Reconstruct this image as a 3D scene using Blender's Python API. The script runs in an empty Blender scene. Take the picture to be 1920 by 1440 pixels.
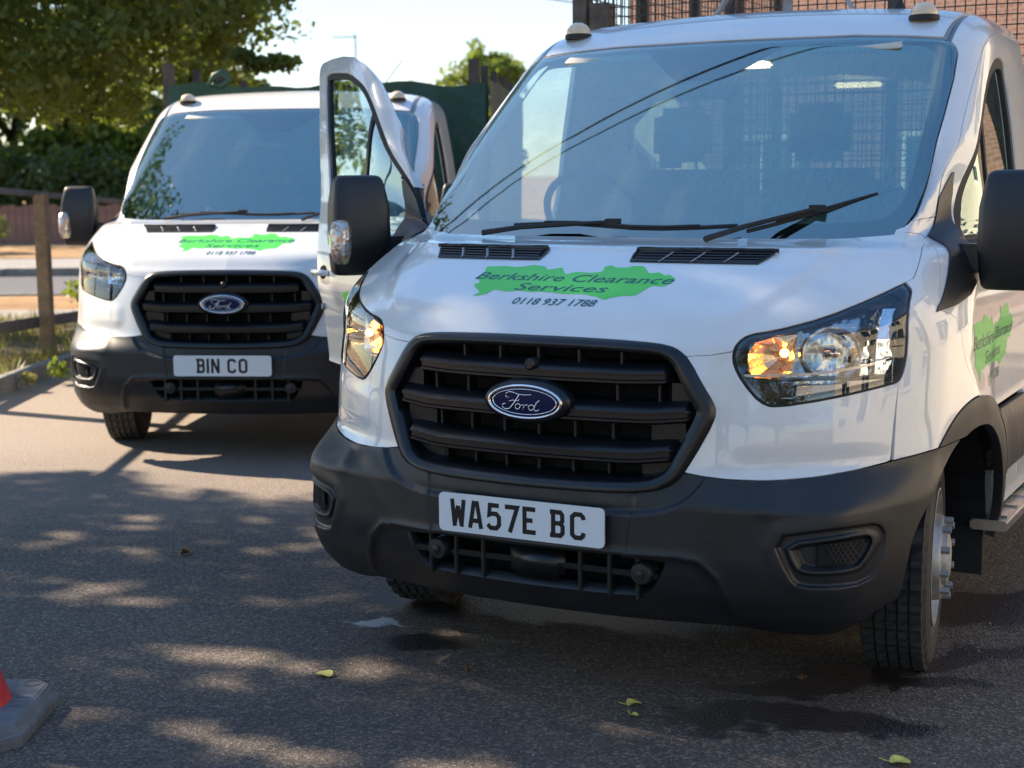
import bpy, bmesh, math, random
import numpy as np
from mathutils import Vector, Matrix
random.seed(7); rng = np.random.default_rng(7)
S = bpy.context.scene
COL = S.collection

# ---------------------------------------------------------------- camera, sky, sun, exposure
cam_d = bpy.data.cameras.new('camera'); cam = bpy.data.objects.new('camera', cam_d); COL.objects.link(cam)
cam.location = (0, 0, 1.520)
cam.rotation_mode = 'XYZ'
CAM_PITCH = 7.807; CAM_ROLL = -1 * 0.495
cam.matrix_world = Matrix.Translation((0, 0, 1.520)) @ Matrix.Rotation(math.radians(90 - CAM_PITCH), 4, 'X') @ Matrix.Rotation(math.radians(CAM_ROLL), 4, 'Z')
cam_d.sensor_width = 36; cam_d.lens = 2875.3 / 1920 * 36
cam_d.clip_start = .05; cam_d.clip_end = 3000
cam_d.dof.use_dof = True; cam_d.dof.focus_distance = 4.6; cam_d.dof.aperture_fstop = 4.2
S.camera = cam
S.render.resolution_x = 1024; S.render.resolution_y = 768

SUN_EL = math.radians(36); SUN_AZ = math.radians(-63)          # azimuth measured from +Y towards +X
sdir = Vector((math.sin(SUN_AZ)*math.cos(SUN_EL), math.cos(SUN_AZ)*math.cos(SUN_EL), math.sin(SUN_EL)))
W = bpy.data.worlds.new('World'); S.world = W; W.use_nodes = True
wt = W.node_tree; bg = wt.nodes['Background']
sky = wt.nodes.new('ShaderNodeTexSky'); sky.sky_type = 'NISHITA'; sky.sun_disc = False
sky.sun_elevation = SUN_EL; sky.sun_rotation = SUN_AZ; sky.air_density = 1.0; sky.dust_density = .3; sky.ozone_density = 1.6
# thin high cloud in the sky itself
tc = wt.nodes.new('ShaderNodeTexCoord'); mp = wt.nodes.new('ShaderNodeMapping'); mp.inputs['Scale'].default_value = (1.5, 1.5, 7)
nz = wt.nodes.new('ShaderNodeTexNoise'); nz.inputs['Scale'].default_value = 2.2; nz.inputs['Detail'].default_value = 7; nz.inputs['Roughness'].default_value = .62
rp = wt.nodes.new('ShaderNodeValToRGB'); rp.color_ramp.elements[0].position = .52; rp.color_ramp.elements[1].position = .80
rp.color_ramp.elements[1].color = (.45, .45, .45, 1)
mx = wt.nodes.new('ShaderNodeMix'); mx.data_type = 'RGBA'; mx.inputs['B'].default_value = (2.6, 2.8, 3.1, 1)
wt.links.new(tc.outputs['Generated'], mp.inputs[0]); wt.links.new(mp.outputs[0], nz.inputs['Vector']); wt.links.new(nz.outputs[0], rp.inputs[0])
gm = wt.nodes.new('ShaderNodeGamma'); gm.inputs[1].default_value = .5; hs = wt.nodes.new('ShaderNodeHueSaturation'); hs.inputs['Saturation'].default_value = 1.8; hs.inputs['Hue'].default_value = .508; hs.inputs['Value'].default_value = 1.36
wt.links.new(sky.outputs[0], gm.inputs[0]); wt.links.new(gm.outputs[0], hs.inputs['Color'])
wt.links.new(rp.outputs[0], mx.inputs[0]); wt.links.new(hs.outputs[0], mx.inputs['A']); wt.links.new(mx.outputs['Result'], bg.inputs['Color'])
bg.inputs['Strength'].default_value = .15
sl = bpy.data.lights.new('sun', 'SUN'); sun = bpy.data.objects.new('sun', sl); COL.objects.link(sun)
sl.energy = 4.9; sl.angle = math.radians(.55); sl.color = (1, .84, .66)
sun.rotation_mode = 'QUATERNION'; sun.rotation_quaternion = sdir.to_track_quat('Z', 'Y'); sun.location = (0, 0, 20)
S.view_settings.view_transform = 'Standard'; S.view_settings.look = 'None'; S.view_settings.gamma = 1
S.view_settings.use_curve_mapping = False; S.view_settings.exposure = 1.42
S.cycles.max_bounces = 10; S.cycles.transparent_max_bounces = 16; S.cycles.glossy_bounces = 5; S.cycles.caustics_reflective = False; S.cycles.caustics_refractive = False
S.cycles.sample_clamp_indirect = 6

# ---------------------------------------------------------------- materials
MATS = {}
def new_mat(name):
    m = bpy.data.materials.new(name); m.use_nodes = True; MATS[name] = m
    return m, m.node_tree, m.node_tree.nodes['Principled BSDF']
def ramp(nt, fac, stops):
    r = nt.nodes.new('ShaderNodeValToRGB')
    while len(r.color_ramp.elements) < len(stops): r.color_ramp.elements.new(.5)
    for e, (p, c) in zip(r.color_ramp.elements, stops):
        e.position = p; e.color = c if len(c) == 4 else (*c, 1)
    nt.links.new(fac, r.inputs[0]); return r.outputs[0]
def noise(nt, scale, detail=4, rough=.55, coord='Object', stretch=None, out=0):
    t = nt.nodes.new('ShaderNodeTexCoord'); n = nt.nodes.new('ShaderNodeTexNoise')
    n.inputs['Scale'].default_value = scale; n.inputs['Detail'].default_value = detail; n.inputs['Roughness'].default_value = rough
    if stretch:
        p = nt.nodes.new('ShaderNodeMapping'); p.inputs['Scale'].default_value = stretch
        nt.links.new(t.outputs[coord], p.inputs[0]); nt.links.new(p.outputs[0], n.inputs['Vector'])
    else: nt.links.new(t.outputs[coord], n.inputs['Vector'])
    return n.outputs[out]
def bump(nt, b, height, strength=.2, dist=.01, prev=None):
    n = nt.nodes.new('ShaderNodeBump'); n.inputs['Strength'].default_value = strength; n.inputs['Distance'].default_value = dist
    nt.links.new(height, n.inputs['Height'])
    if prev is not None: nt.links.new(prev, n.inputs['Normal'])
    nt.links.new(n.outputs[0], b.inputs['Normal']); return n.outputs[0]
def mixc(nt, fac, a, b):
    m = nt.nodes.new('ShaderNodeMix'); m.data_type = 'RGBA'
    for k, v in (('A', a), ('B', b)):
        if hasattr(v, 'is_output'): nt.links.new(v, m.inputs[k])
        else: m.inputs[k].default_value = (*v, 1)
    if hasattr(fac, 'is_output'): nt.links.new(fac, m.inputs[0])
    else: m.inputs[0].default_value = fac
    return m.outputs['Result']
def math_n(nt, op, a, b=None):
    m = nt.nodes.new('ShaderNodeMath'); m.operation = op
    for i, v in enumerate((a, b)):
        if v is None: continue
        if hasattr(v, 'is_output'): nt.links.new(v, m.inputs[i])
        else: m.inputs[i].default_value = v
    return m.outputs[0]
def simple(name, col, rough=.5, metal=0, coat=0, nscale=None, namp=.25, bs=0, bscale=200, spec=.5):
    m, nt, b = new_mat(name)
    b.inputs['Roughness'].default_value = rough; b.inputs['Metallic'].default_value = metal
    b.inputs['Coat Weight'].default_value = coat; b.inputs['Coat Roughness'].default_value = .04; b.inputs['Specular IOR Level'].default_value = spec
    if nscale:
        lo = tuple(max(0, c*(1-namp)) for c in col); hi = tuple(min(1, c*(1+namp)) for c in col)
        nt.links.new(ramp(nt, noise(nt, nscale, 5, .6), [(.3, lo), (.7, hi)]), b.inputs['Base Color'])
    else: b.inputs['Base Color'].default_value = (*col, 1)
    if bs: bump(nt, b, noise(nt, bscale, 3), bs, .002)
    return m

# white van paint with faint road film
m, nt, b = new_mat('white_paint')
film = ramp(nt, noise(nt, 3.0, 8, .7), [(.35, (0, 0, 0)), (.75, (1, 1, 1))])
nt.links.new(mixc(nt, film, (.76, .76, .745), (.70, .695, .67)), b.inputs['Base Color'])
b.inputs['Roughness'].default_value = .32; b.inputs['Coat Weight'].default_value = 1; b.inputs['Coat Roughness'].default_value = .02; b.inputs['Coat IOR'].default_value = 1.6
simple('seam_dark', (.06, .06, .06), .7)
m, nt, b = new_mat('bumper_plastic')
nt.links.new(ramp(nt, noise(nt, 5, 8, .7), [(.35, (.011, .012, .014)), (.62, (.018, .018, .020)), (.8, (.040, .036, .032))]), b.inputs['Base Color'])
b.inputs['Roughness'].default_value = .42
nt.links.new(ramp(nt, noise(nt, 9, 6, .7), [(.3, (.33,)*3), (.7, (.52,)*3)]), b.inputs['Roughness'])
bump(nt, b, noise(nt, 450, 2), .10, .001)
simple('grille_plastic', (.007, .008, .010), .30, bs=.03, bscale=300)
simple('grille_gloss', (.010, .011, .013), .14, coat=.5)
simple('black_gloss', (.012, .012, .014), .08, coat=1)
simple('mirror_plastic', (.014, .014, .016), .40, bs=.06, bscale=500, nscale=4)
simple('rubber', (.018, .018, .018), .7)
simple('void_black', (.004, .004, .004), .9)
simple('chrome', (.86, .86, .88), .06, 1)
simple('satin_metal', (.62, .62, .62), .28, 1, nscale=6, namp=.15)
simple('steel_paint', (.30, .30, .30), .45, .3, nscale=8)
simple('plate_white', (.80, .81, .80), .28, coat=.4)
simple('plate_black', (.008, .008, .009), .35)
simple('badge_blue', (.003, .009, .055), .30, spec=.2)
simple('logo_green', (.09, .66, .08), .38, coat=.15)
simple('logo_teal', (.010, .085, .10), .38, coat=.1)
simple('interior_dark', (.05, .053, .06), .75, nscale=20)
simple('interior_grey', (.36, .38, .37), .75, nscale=6)
simple('headliner', (.66, .68, .62), .9)
simple('rust_steel', (.075, .062, .052), .65, .2, nscale=14, namp=.5, bs=.3, bscale=60)
simple('beacon_lens', (.75, .58, .36), .2, coat=1)
simple('tape_blue', (.05, .30, .42), .5)
simple('mesh_steel', (.05, .045, .042), .5, .3)

def glass(name, tint, base=.06, ior=1.5, haze=0.0, haze_col=(.5, .6, .55), streak=False, rough=0.0):
    m = bpy.data.materials.new(name); m.use_nodes = True; MATS[name] = m
    nt = m.node_tree; nt.nodes.clear()
    o = nt.nodes.new('ShaderNodeOutputMaterial'); tr = nt.nodes.new('ShaderNodeBsdfTransparent'); tr.inputs[0].default_value = (*tint, 1)
    gl = nt.nodes.new('ShaderNodeBsdfGlossy'); gl.inputs['Roughness'].default_value = rough; gl.inputs['Color'].default_value = (1, 1, 1, 1) if name == 'lamp_lens' else (.84, 1, .95, 1)
    fr = nt.nodes.new('ShaderNodeFresnel'); fr.inputs[0].default_value = ior
    f = math_n(nt, 'ADD', math_n(nt, 'MULTIPLY', fr.outputs[0], 1.7), base)
    body = tr.outputs[0]
    if haze:
        df = nt.nodes.new('ShaderNodeBsdfDiffuse'); df.inputs[0].default_value = (*haze_col, 1)
        tl = nt.nodes.new('ShaderNodeBsdfTranslucent'); tl.inputs[0].default_value = (*haze_col, 1)
        ad = nt.nodes.new('ShaderNodeMixShader'); ad.inputs[0].default_value = .4
        nt.links.new(df.outputs[0], ad.inputs[1]); nt.links.new(tl.outputs[0], ad.inputs[2])
        mh = nt.nodes.new('ShaderNodeMixShader')
        nt.links.new(tr.outputs[0], mh.inputs[1]); nt.links.new(ad.outputs[0], mh.inputs[2])
        if streak:
            # condensation and run marks on the glass: fine beads, streaks down the slope, gathered to one side
            t = nt.nodes.new('ShaderNodeTexCoord'); sx = nt.nodes.new('ShaderNodeSeparateXYZ'); nt.links.new(t.outputs['Object'], sx.inputs[0])
            side = nt.nodes.new('ShaderNodeMapRange'); side.inputs[1].default_value = -.25; side.inputs[2].default_value = .45; nt.links.new(sx.outputs[0], side.inputs[0])
            low = nt.nodes.new('ShaderNodeMapRange'); low.inputs[1].default_value = 1.34; low.inputs[2].default_value = 1.52; nt.links.new(sx.outputs[2], low.inputs[0])
            st = ramp(nt, noise(nt, 1.0, 8, .7, stretch=(70, 5, 5)), [(.46, (0, 0, 0)), (.62, (1, 1, 1))])
            be = ramp(nt, noise(nt, 130, 4, .7), [(.48, (0, 0, 0)), (.60, (1, 1, 1))])
            pa = ramp(nt, noise(nt, 3.5, 5, .6), [(.38, (0, 0, 0)), (.62, (1, 1, 1))])
            v = math_n(nt, 'MULTIPLY', math_n(nt, 'ADD', math_n(nt, 'MULTIPLY', st, .6), math_n(nt, 'MULTIPLY', be, .55)), pa)
            v = math_n(nt, 'MULTIPLY', v, math_n(nt, 'MULTIPLY', side.outputs[0], low.outputs[0]))
            dusty = ramp(nt, noise(nt, 26, 8, .75), [(.4, (0, 0, 0)), (.75, (1, 1, 1))])
            v = math_n(nt, 'ADD', math_n(nt, 'MULTIPLY', v, haze*2.2), math_n(nt, 'ADD', math_n(nt, 'MULTIPLY', dusty, .05), .035))
            nt.links.new(v, mh.inputs[0])
        else: mh.inputs[0].default_value = haze
        body = mh.outputs[0]
    mx = nt.nodes.new('ShaderNodeMixShader'); nt.links.new(f, mx.inputs[0]); nt.links.new(body, mx.inputs[1]); nt.links.new(gl.outputs[0], mx.inputs[2])
    nt.links.new(mx.outputs[0], o.inputs[0]); return m
glass('windscreen_glass', (.84, .97, .90), .24, 1.5)
glass('side_glass', (.42, .54, .50), .14, 1.5)
def film(name, k_beads, k_base):  # beads and runs are damp; the even tone is painted haze brightening the glass
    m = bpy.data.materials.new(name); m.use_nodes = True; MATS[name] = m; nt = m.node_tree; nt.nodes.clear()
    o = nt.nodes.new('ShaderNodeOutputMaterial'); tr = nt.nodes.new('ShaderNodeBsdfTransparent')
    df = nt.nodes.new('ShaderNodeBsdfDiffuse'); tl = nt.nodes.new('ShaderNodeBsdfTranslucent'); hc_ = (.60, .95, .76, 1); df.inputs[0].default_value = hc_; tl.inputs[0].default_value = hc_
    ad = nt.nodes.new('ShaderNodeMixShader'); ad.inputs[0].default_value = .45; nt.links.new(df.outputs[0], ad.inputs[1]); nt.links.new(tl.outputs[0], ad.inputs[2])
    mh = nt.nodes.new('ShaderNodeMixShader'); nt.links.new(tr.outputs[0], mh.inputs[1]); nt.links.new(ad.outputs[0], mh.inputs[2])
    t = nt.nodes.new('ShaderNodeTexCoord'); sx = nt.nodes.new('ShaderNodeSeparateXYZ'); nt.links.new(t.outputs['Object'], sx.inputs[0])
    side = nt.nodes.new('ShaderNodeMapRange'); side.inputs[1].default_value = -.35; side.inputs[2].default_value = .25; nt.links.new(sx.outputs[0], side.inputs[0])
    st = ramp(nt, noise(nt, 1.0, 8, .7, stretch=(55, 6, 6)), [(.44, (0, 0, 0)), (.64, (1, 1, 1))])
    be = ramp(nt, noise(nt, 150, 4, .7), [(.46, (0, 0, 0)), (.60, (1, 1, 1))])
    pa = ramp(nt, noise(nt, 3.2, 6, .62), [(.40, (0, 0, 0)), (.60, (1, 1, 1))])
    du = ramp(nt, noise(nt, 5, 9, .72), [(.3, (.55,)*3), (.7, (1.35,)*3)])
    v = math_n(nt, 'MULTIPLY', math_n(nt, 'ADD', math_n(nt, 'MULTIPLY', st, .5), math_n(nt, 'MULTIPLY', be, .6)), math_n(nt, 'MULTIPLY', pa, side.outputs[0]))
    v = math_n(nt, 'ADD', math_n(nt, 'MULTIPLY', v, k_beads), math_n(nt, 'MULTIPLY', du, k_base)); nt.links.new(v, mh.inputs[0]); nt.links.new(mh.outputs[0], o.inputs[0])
film('condensation_haze', .62, .36); film('painted_haze', .05, .36)  # second one is nearly all painted haze
glass('lamp_lens', (.93, .95, .96), .02, 1.45)
m, nt, b = new_mat('amber_lit')
b.inputs['Base Color'].default_value = (.9, .35, .05, 1); b.inputs['Emission Color'].default_value = (1, .42, .08, 1); b.inputs['Emission Strength'].default_value = 6.5
m, nt, b = new_mat('cabin_lamp')
b.inputs['Emission Color'].default_value = (1, .72, .42, 1); b.inputs['Emission Strength'].default_value = 2.5
m, nt, b = new_mat('amber_reflector')
b.inputs['Base Color'].default_value = (.92, .66, .42, 1); b.inputs['Metallic'].default_value = 1; b.inputs['Roughness'].default_value = .22
bump(nt, b, noise(nt, 30, 2, .5), .35, .012)
m, nt, b = new_mat('reflector')
b.inputs['Base Color'].default_value = (.78, .80, .83, 1); b.inputs['Metallic'].default_value = 1; b.inputs['Roughness'].default_value = .07
bump(nt, b, noise(nt, 14, 2, .5), .35, .03)
m, nt, b = new_mat('lamp_housing')
b.inputs['Base Color'].default_value = (.50, .51, .53, 1); b.inputs['Metallic'].default_value = .9; b.inputs['Roughness'].default_value = .16
bump(nt, b, noise(nt, 9, 3, .5), .5, .04)
m, nt, b = new_mat('ribbed_reflector')
b.inputs['Base Color'].default_value = (.85, .86, .88, 1); b.inputs['Metallic'].default_value = 1; b.inputs['Roughness'].default_value = .12
t = nt.nodes.new('ShaderNodeTexCoord'); w_ = nt.nodes.new('ShaderNodeTexChecker'); w_.inputs['Scale'].default_value = 110
nt.links.new(t.outputs['Object'], w_.inputs[0]); bump(nt, b, w_.outputs[1], .8, .004)
m, nt, b = new_mat('tarp_green')
nt.links.new(ramp(nt, noise(nt, 3, 6, .6), [(.3, (.010, .045, .030)), (.7, (.02, .075, .05))]), b.inputs['Base Color']); b.inputs['Roughness'].default_value = .6
bump(nt, b, noise(nt, 6, 3), .5, .05)

# ---------------------------------------------------------------- mesh helpers
def link(o, parent=None):
    COL.objects.link(o)
    if parent is not None: o.parent = parent
    return o
def mesh_np(name, V, Fc, mat, N=None, smooth=False):
    me = bpy.data.meshes.new(name)
    V = np.asarray(V, float)
    if isinstance(Fc, np.ndarray) and Fc.ndim == 2:
        n, k = Fc.shape
        me.vertices.add(len(V)); me.vertices.foreach_set('co', V.astype(np.float32).ravel())
        me.loops.add(n*k); me.loops.foreach_set('vertex_index', Fc.astype(np.int32).ravel())
        me.polygons.add(n); me.polygons.foreach_set('loop_start', np.arange(0, n*k, k, dtype=np.int32)); me.polygons.foreach_set('loop_total', np.full(n, k, np.int32))
        me.update(calc_edges=True)
    else:
        me.from_pydata([tuple(v) for v in V], [], [tuple(int(i) for i in f) for f in Fc]); me.update()
    if smooth or N is not None: me.polygons.foreach_set('use_smooth', np.ones(len(me.polygons), bool))
    if N is not None:
        me.normals_split_custom_set_from_vertices([tuple(n) for n in N])
    mats = mat if isinstance(mat, (list, tuple)) else [mat]
    for mm in mats: me.materials.append(MATS[mm])
    return me
def obj(name, me, parent=None, loc=None, rot=None):
    o = bpy.data.objects.new(name, me); link(o, parent)
    if loc is not None: o.location = loc
    if rot is not None: o.rotation_euler = rot
    return o
class MB:
    def __init__(s): s.V = []; s.F = []; s.M = []
    def add(s, V, F, mi=0):
        b = len(s.V); s.V += [tuple(v) for v in V]; s.F += [tuple(i+b for i in f) for f in F]; s.M += [mi]*len(F)
    def box(s, c, d, rz=0, mi=0, rx=0, ry=0):
        x, y, z = d[0]/2, d[1]/2, d[2]/2
        R = Matrix.Rotation(rz, 3, 'Z') @ Matrix.Rotation(ry, 3, 'Y') @ Matrix.Rotation(rx, 3, 'X')
        V = [R @ Vector((sx*x, sy*y, sz*z)) + Vector(c) for sz in (-1, 1) for sx, sy in ((-1, -1), (1, -1), (1, 1), (-1, 1))]
        s.add(V, [(3, 2, 1, 0), (4, 5, 6, 7), (0, 1, 5, 4), (1, 2, 6, 5), (2, 3, 7, 6), (3, 0, 4, 7)], mi)
    def bar(s, a, b, w, h=None, mi=0, up=(0, 0, 1)):
        h = h or w; a = Vector(a); b = Vector(b); d = (b-a).normalized(); u = Vector(up)
        if abs(d.dot(u)) > .98: u = Vector((0, 1, 0))
        x = d.cross(u).normalized()*w/2; y = x.cross(d).normalized()*h/2
        V = [p + sx*x + sy*y for p in (a, b) for sx, sy in ((-1, -1), (1, -1), (1, 1), (-1, 1))]
        s.add(V, [(0, 1, 2, 3), (7, 6, 5, 4), (0, 4, 5, 1), (1, 5, 6, 2), (2, 6, 7, 3), (3, 7, 4, 0)], mi)
    def tube(s, pts, r, n=8, mi=0, cap=True):
        pts = [Vector(p) for p in pts]; rings = []
        rr = r if isinstance(r, (list, tuple)) else [r]*len(pts)
        b = len(s.V); pu = None
        for i, p in enumerate(pts):
            d = (pts[min(i+1, len(pts)-1)] - pts[max(i-1, 0)]).normalized()
            u = pu if pu is not None else (Vector((0, 0, 1)) if abs(d.z) < .9 else Vector((1, 0, 0)))
            u = (u - d*u.dot(d)).normalized(); pu = u; v = d.cross(u)
            for k in range(n):
                a = 2*math.pi*k/n; s.V.append(tuple(p + (u*math.cos(a) + v*math.sin(a))*rr[i]))
        for i in range(len(pts)-1):
            for k in range(n):
                s.F.append((b+i*n+k, b+i*n+(k+1) % n, b+(i+1)*n+(k+1) % n, b+(i+1)*n+k)); s.M.append(mi)
        if cap:
            s.F.append(tuple(b+k for k in reversed(range(n)))); s.F.append(tuple(b+(len(pts)-1)*n+k for k in range(n))); s.M += [mi, mi]
    def lathe(s, prof, n=32, axis='X', c=(0, 0, 0), mi=0):
        b = len(s.V)
        for (r, h) in prof:
            for k in range(n):
                a = 2*math.pi*k/n
                v = (h, r*math.cos(a), r*math.sin(a)) if axis == 'X' else (r*math.cos(a), r*math.sin(a), h) if axis == 'Z' else (r*math.cos(a), h, r*math.sin(a))
                s.V.append((v[0]+c[0], v[1]+c[1], v[2]+c[2]))
        for i in range(len(prof)-1):
            for k in range(n):
                s.F.append((b+i*n+k, b+i*n+(k+1) % n, b+(i+1)*n+(k+1) % n, b+(i+1)*n+k)); s.M.append(mi)
    def mesh(s, name, mats, smooth=False, bevel=0, autosmooth=None):
        me = bpy.data.meshes.new(name); me.from_pydata(s.V, [], s.F)
        for mm in (mats if isinstance(mats, (list, tuple)) else [mats]): me.materials.append(MATS[mm])
        me.polygons.foreach_set('material_index', s.M)
        bm = bmesh.new(); bm.from_mesh(me); bmesh.ops.recalc_face_normals(bm, faces=bm.faces)
        if bevel:
            bmesh.ops.bevel(bm, geom=[e for e in bm.edges if len(e.link_faces) == 2 and e.calc_face_angle(0) > .5], offset=bevel, segments=2, affect='EDGES', clamp_overlap=True)
        bm.to_mesh(me); bm.free()
        if smooth or autosmooth:
            me.polygons.foreach_set('use_smooth', [True]*len(me.polygons))
            if autosmooth: me.set_sharp_from_angle(angle=math.radians(autosmooth))
        me.update(); return me
    def obj(s, name, mats, parent=None, **k): return obj(name, s.mesh(name, mats, **k), parent)
def empty(name, loc=(0, 0, 0), rz=0, label=None, cat=None, group=None):
    o = bpy.data.objects.new(name, None); link(o); o.location = loc; o.rotation_euler = (0, 0, rz)
    tag(o, label, cat, group); return o
def tag(o, label=None, cat=None, group=None, kind=None):
    if label: o['label'] = label
    if cat: o['category'] = cat
    if group: o['group'] = group
    if kind: o['kind'] = kind
    return o
def copy_tree(o, parent=None):
    c = o.copy(); COL.objects.link(c); c.parent = parent
    for ch in list(o.children): copy_tree(ch, c)
    return c
# ---------------------------------------------------------------- implicit cab body (local truck space, y grows rearwards)
def pchip(xs, ys):
    xs = np.array(xs, float); ys = np.array(ys, float)
    h = np.diff(xs); d = np.diff(ys) / h
    m = np.zeros_like(ys)
    for i in range(1, len(xs) - 1):
        if d[i-1] * d[i] > 0:
            w1 = 2*h[i] + h[i-1]; w2 = h[i] + 2*h[i-1]
            m[i] = (w1 + w2) / (w1/d[i-1] + w2/d[i])
    m[0] = d[0]; m[-1] = d[-1]
    def f(x):
        x = np.asarray(x, float)
        i = np.clip(np.searchsorted(xs, x) - 1, 0, len(xs) - 2)
        t = (x - xs[i]) / h[i]
        tc = np.clip(t, 0, 1)
        r = (1+2*tc)*(1-tc)**2*ys[i] + tc*(1-tc)**2*h[i]*m[i] + tc*tc*(3-2*tc)*ys[i+1] + tc*tc*(tc-1)*h[i]*m[i+1]
        r = r + np.where(t > 1, (t-1)*h[i]*m[i+1], 0) + np.where(t < 0, t*h[i]*m[i], 0)
        return r
    return f

def sstep(a, b, x):
    t = np.clip((x - a) / (b - a), 0, 1); return t*t*(3-2*t)

Y0 = pchip([.24, .28, .33, .40, .50, .62, .70, .80, .90, 1.00, 1.05, 1.09, 1.14, 1.20, 1.261, 1.294, 1.315, 1.36, 1.65, 1.975, 2.25],
           [.16, .12, .065, .022, .006, .006, .018, .03, .042, .062, .08, .112, .178, .285, .425, .522, .66, .825, 1.165, 1.565, 1.90])
BX = [0, .25, .45, .6, .75, .85, .92, 1.0, 1.03]
BL = pchip(BX, [0, .012, .045, .08, .13, .19, .29, .5, .7])
BM = pchip(BX, [0, .015, .055, .12, .225, .32, .42, .58, .75])
BH = pchip(BX, [0, .01, .035, .07, .16, .26, .345, .55, .7])
WS = pchip([.24, .32, .45, .7, 1.0, 1.15, 1.3, 1.42, 1.7, 1.94, 2.1], [.955, .985, 1.012, 1.028, 1.028, 1.015, .985, .955, .915, .875, .85])

def smax(a, b, k):
    h = np.maximum(k - np.abs(a - b), 0)
    return np.maximum(a, b) + h*h/(4*k)

def FB(x, y, z):
    ax = np.abs(x)
    t1 = sstep(.62, .74, z); t2 = sstep(1.0, 1.17, z); t3 = sstep(1.27, 1.37+.33*sstep(.83, .92, ax), z)
    bow = BL(ax)*(1-t1) + BM(ax)*t1
    bow = bow*(1-t2) + BH(ax)*t2
    bow = bow*(1-t3) + t3*(.115*ax*ax)
    y0 = Y0(z); dy = (Y0(z+.004) - Y0(z-.004)) / .008
    f1 = (y0 + bow - y) / np.sqrt(1 + dy*dy)
    f2 = ax - WS(z)
    zr = 2.112 - .055*ax*ax - .11*np.clip(1.95 - y, 0, 1)**2 - .01*np.clip(y-2.1, 0, 1)
    f3 = z - zr
    k12 = .10 + .06*sstep(1.35, 1.5, z)
    f = smax(f1, f2, k12)
    f = smax(f, f3, .14)
    f = smax(f, y - 2.42, .06)
    # hood: raised centre with a soft crease running from the screen corners to the grille corners
    hz = sstep(1.08, 1.15, z)*(1 - sstep(1.30, 1.325, z))
    xc = .56 + .16*sstep(1.08, 1.30, z)
    f = f - hz*.012*(1 - sstep(xc-.05, xc+.03, ax))
    # door and flank waist: shallow hollow under the belt line
    fl = sstep(1.15, 1.35, y)*sstep(.8, .95, ax)
    f = f + fl*.014*sstep(.70, .80, z)*(1 - sstep(.98, 1.08, z))
    # flared wheel arch
    rr = np.sqrt((y-.93)**2 + (z-.37)**2)
    f = f - .022*sstep(.86, .97, ax)*(1 - sstep(.44, .60, rr))
    # fascia crease beside the grille
    cz = sstep(.74, .80, z)*(1-sstep(.84, .9, z))
    f = f - .006*cz*sstep(.55, .62, ax)*(1-sstep(.8, .95, ax))
    return f

def gradFB(P, e=.0015):
    x, y, z = P.T
    g = np.stack([FB(x+e, y, z)-FB(x-e, y, z), FB(x, y+e, z)-FB(x, y-e, z), FB(x, y, z+e)-FB(x, y, z-e)], 1)/(2*e)
    return g

def project(P, n=4, off=0.0, fn=None):
    P = P.copy()
    for _ in range(n):
        g = gradFB(P); v = FB(*P.T) - off
        P -= (v/(g*g).sum(1))[:, None]*g*.95
    return P

def normals(P):
    g = gradFB(P); return g/np.linalg.norm(g, axis=1)[:, None]
# ---------------------------------------------------------------- surface nets, clipping, panels
def surface_net(fn, lo, hi, h):
    ax = [np.arange(lo[i], hi[i]+h, h) for i in range(3)]
    X, Y, Z = np.meshgrid(*ax, indexing='ij'); Vv = fn(X, Y, Z); s = Vv < 0
    nx, ny, nz_ = Vv.shape
    acc = np.zeros((nx-1, ny-1, nz_-1, 3)); cnt = np.zeros((nx-1, ny-1, nz_-1))
    C8 = [(a, b, c) for a in (0, 1) for b in (0, 1) for c in (0, 1)]
    def sub(A, o): return A[o[0]:nx-1+o[0], o[1]:ny-1+o[1], o[2]:nz_-1+o[2]]
    for i, p in enumerate(C8):
        for q in C8[i+1:]:
            if sum(abs(a-b) for a, b in zip(p, q)) != 1: continue
            va, vb = sub(Vv, p), sub(Vv, q); m = (va < 0) != (vb < 0)
            t = va[m]/(va[m]-vb[m])
            for k in range(3): acc[..., k][m] += p[k] + t*(q[k]-p[k])
            cnt[m] += 1
    m = cnt > 0; idx = -np.ones(m.shape, int); idx[m] = np.arange(m.sum())
    ijk = np.argwhere(m); P = np.array(lo) + (ijk + acc[m]/cnt[m][:, None])*h
    T = []
    for a in range(3):
        b, c = (a+1) % 3, (a+2) % 3
        sl0 = [slice(None)]*3; sl1 = [slice(None)]*3; sl0[a] = slice(0, -1); sl1[a] = slice(1, None)
        for ax2 in (b, c):
            sl0[ax2] = slice(1, -1); sl1[ax2] = slice(1, -1)
        s0, s1 = s[tuple(sl0)], s[tuple(sl1)]; e = np.argwhere(s0 != s1)
        if len(e) == 0: continue
        flip = s0[tuple(e.T)]
        e[:, b] += 1; e[:, c] += 1
        def cell(db, dc):
            q = e.copy(); q[:, b] -= db; q[:, c] -= dc; return idx[tuple(q.T)]
        Q = np.stack([cell(1, 1), cell(0, 1), cell(0, 0), cell(1, 0)], 1)
        Q[~flip] = Q[~flip][:, ::-1]; T.append(np.concatenate([Q[:, [0, 1, 2]], Q[:, [0, 2, 3]]]))
    return P, np.concatenate(T)

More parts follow.
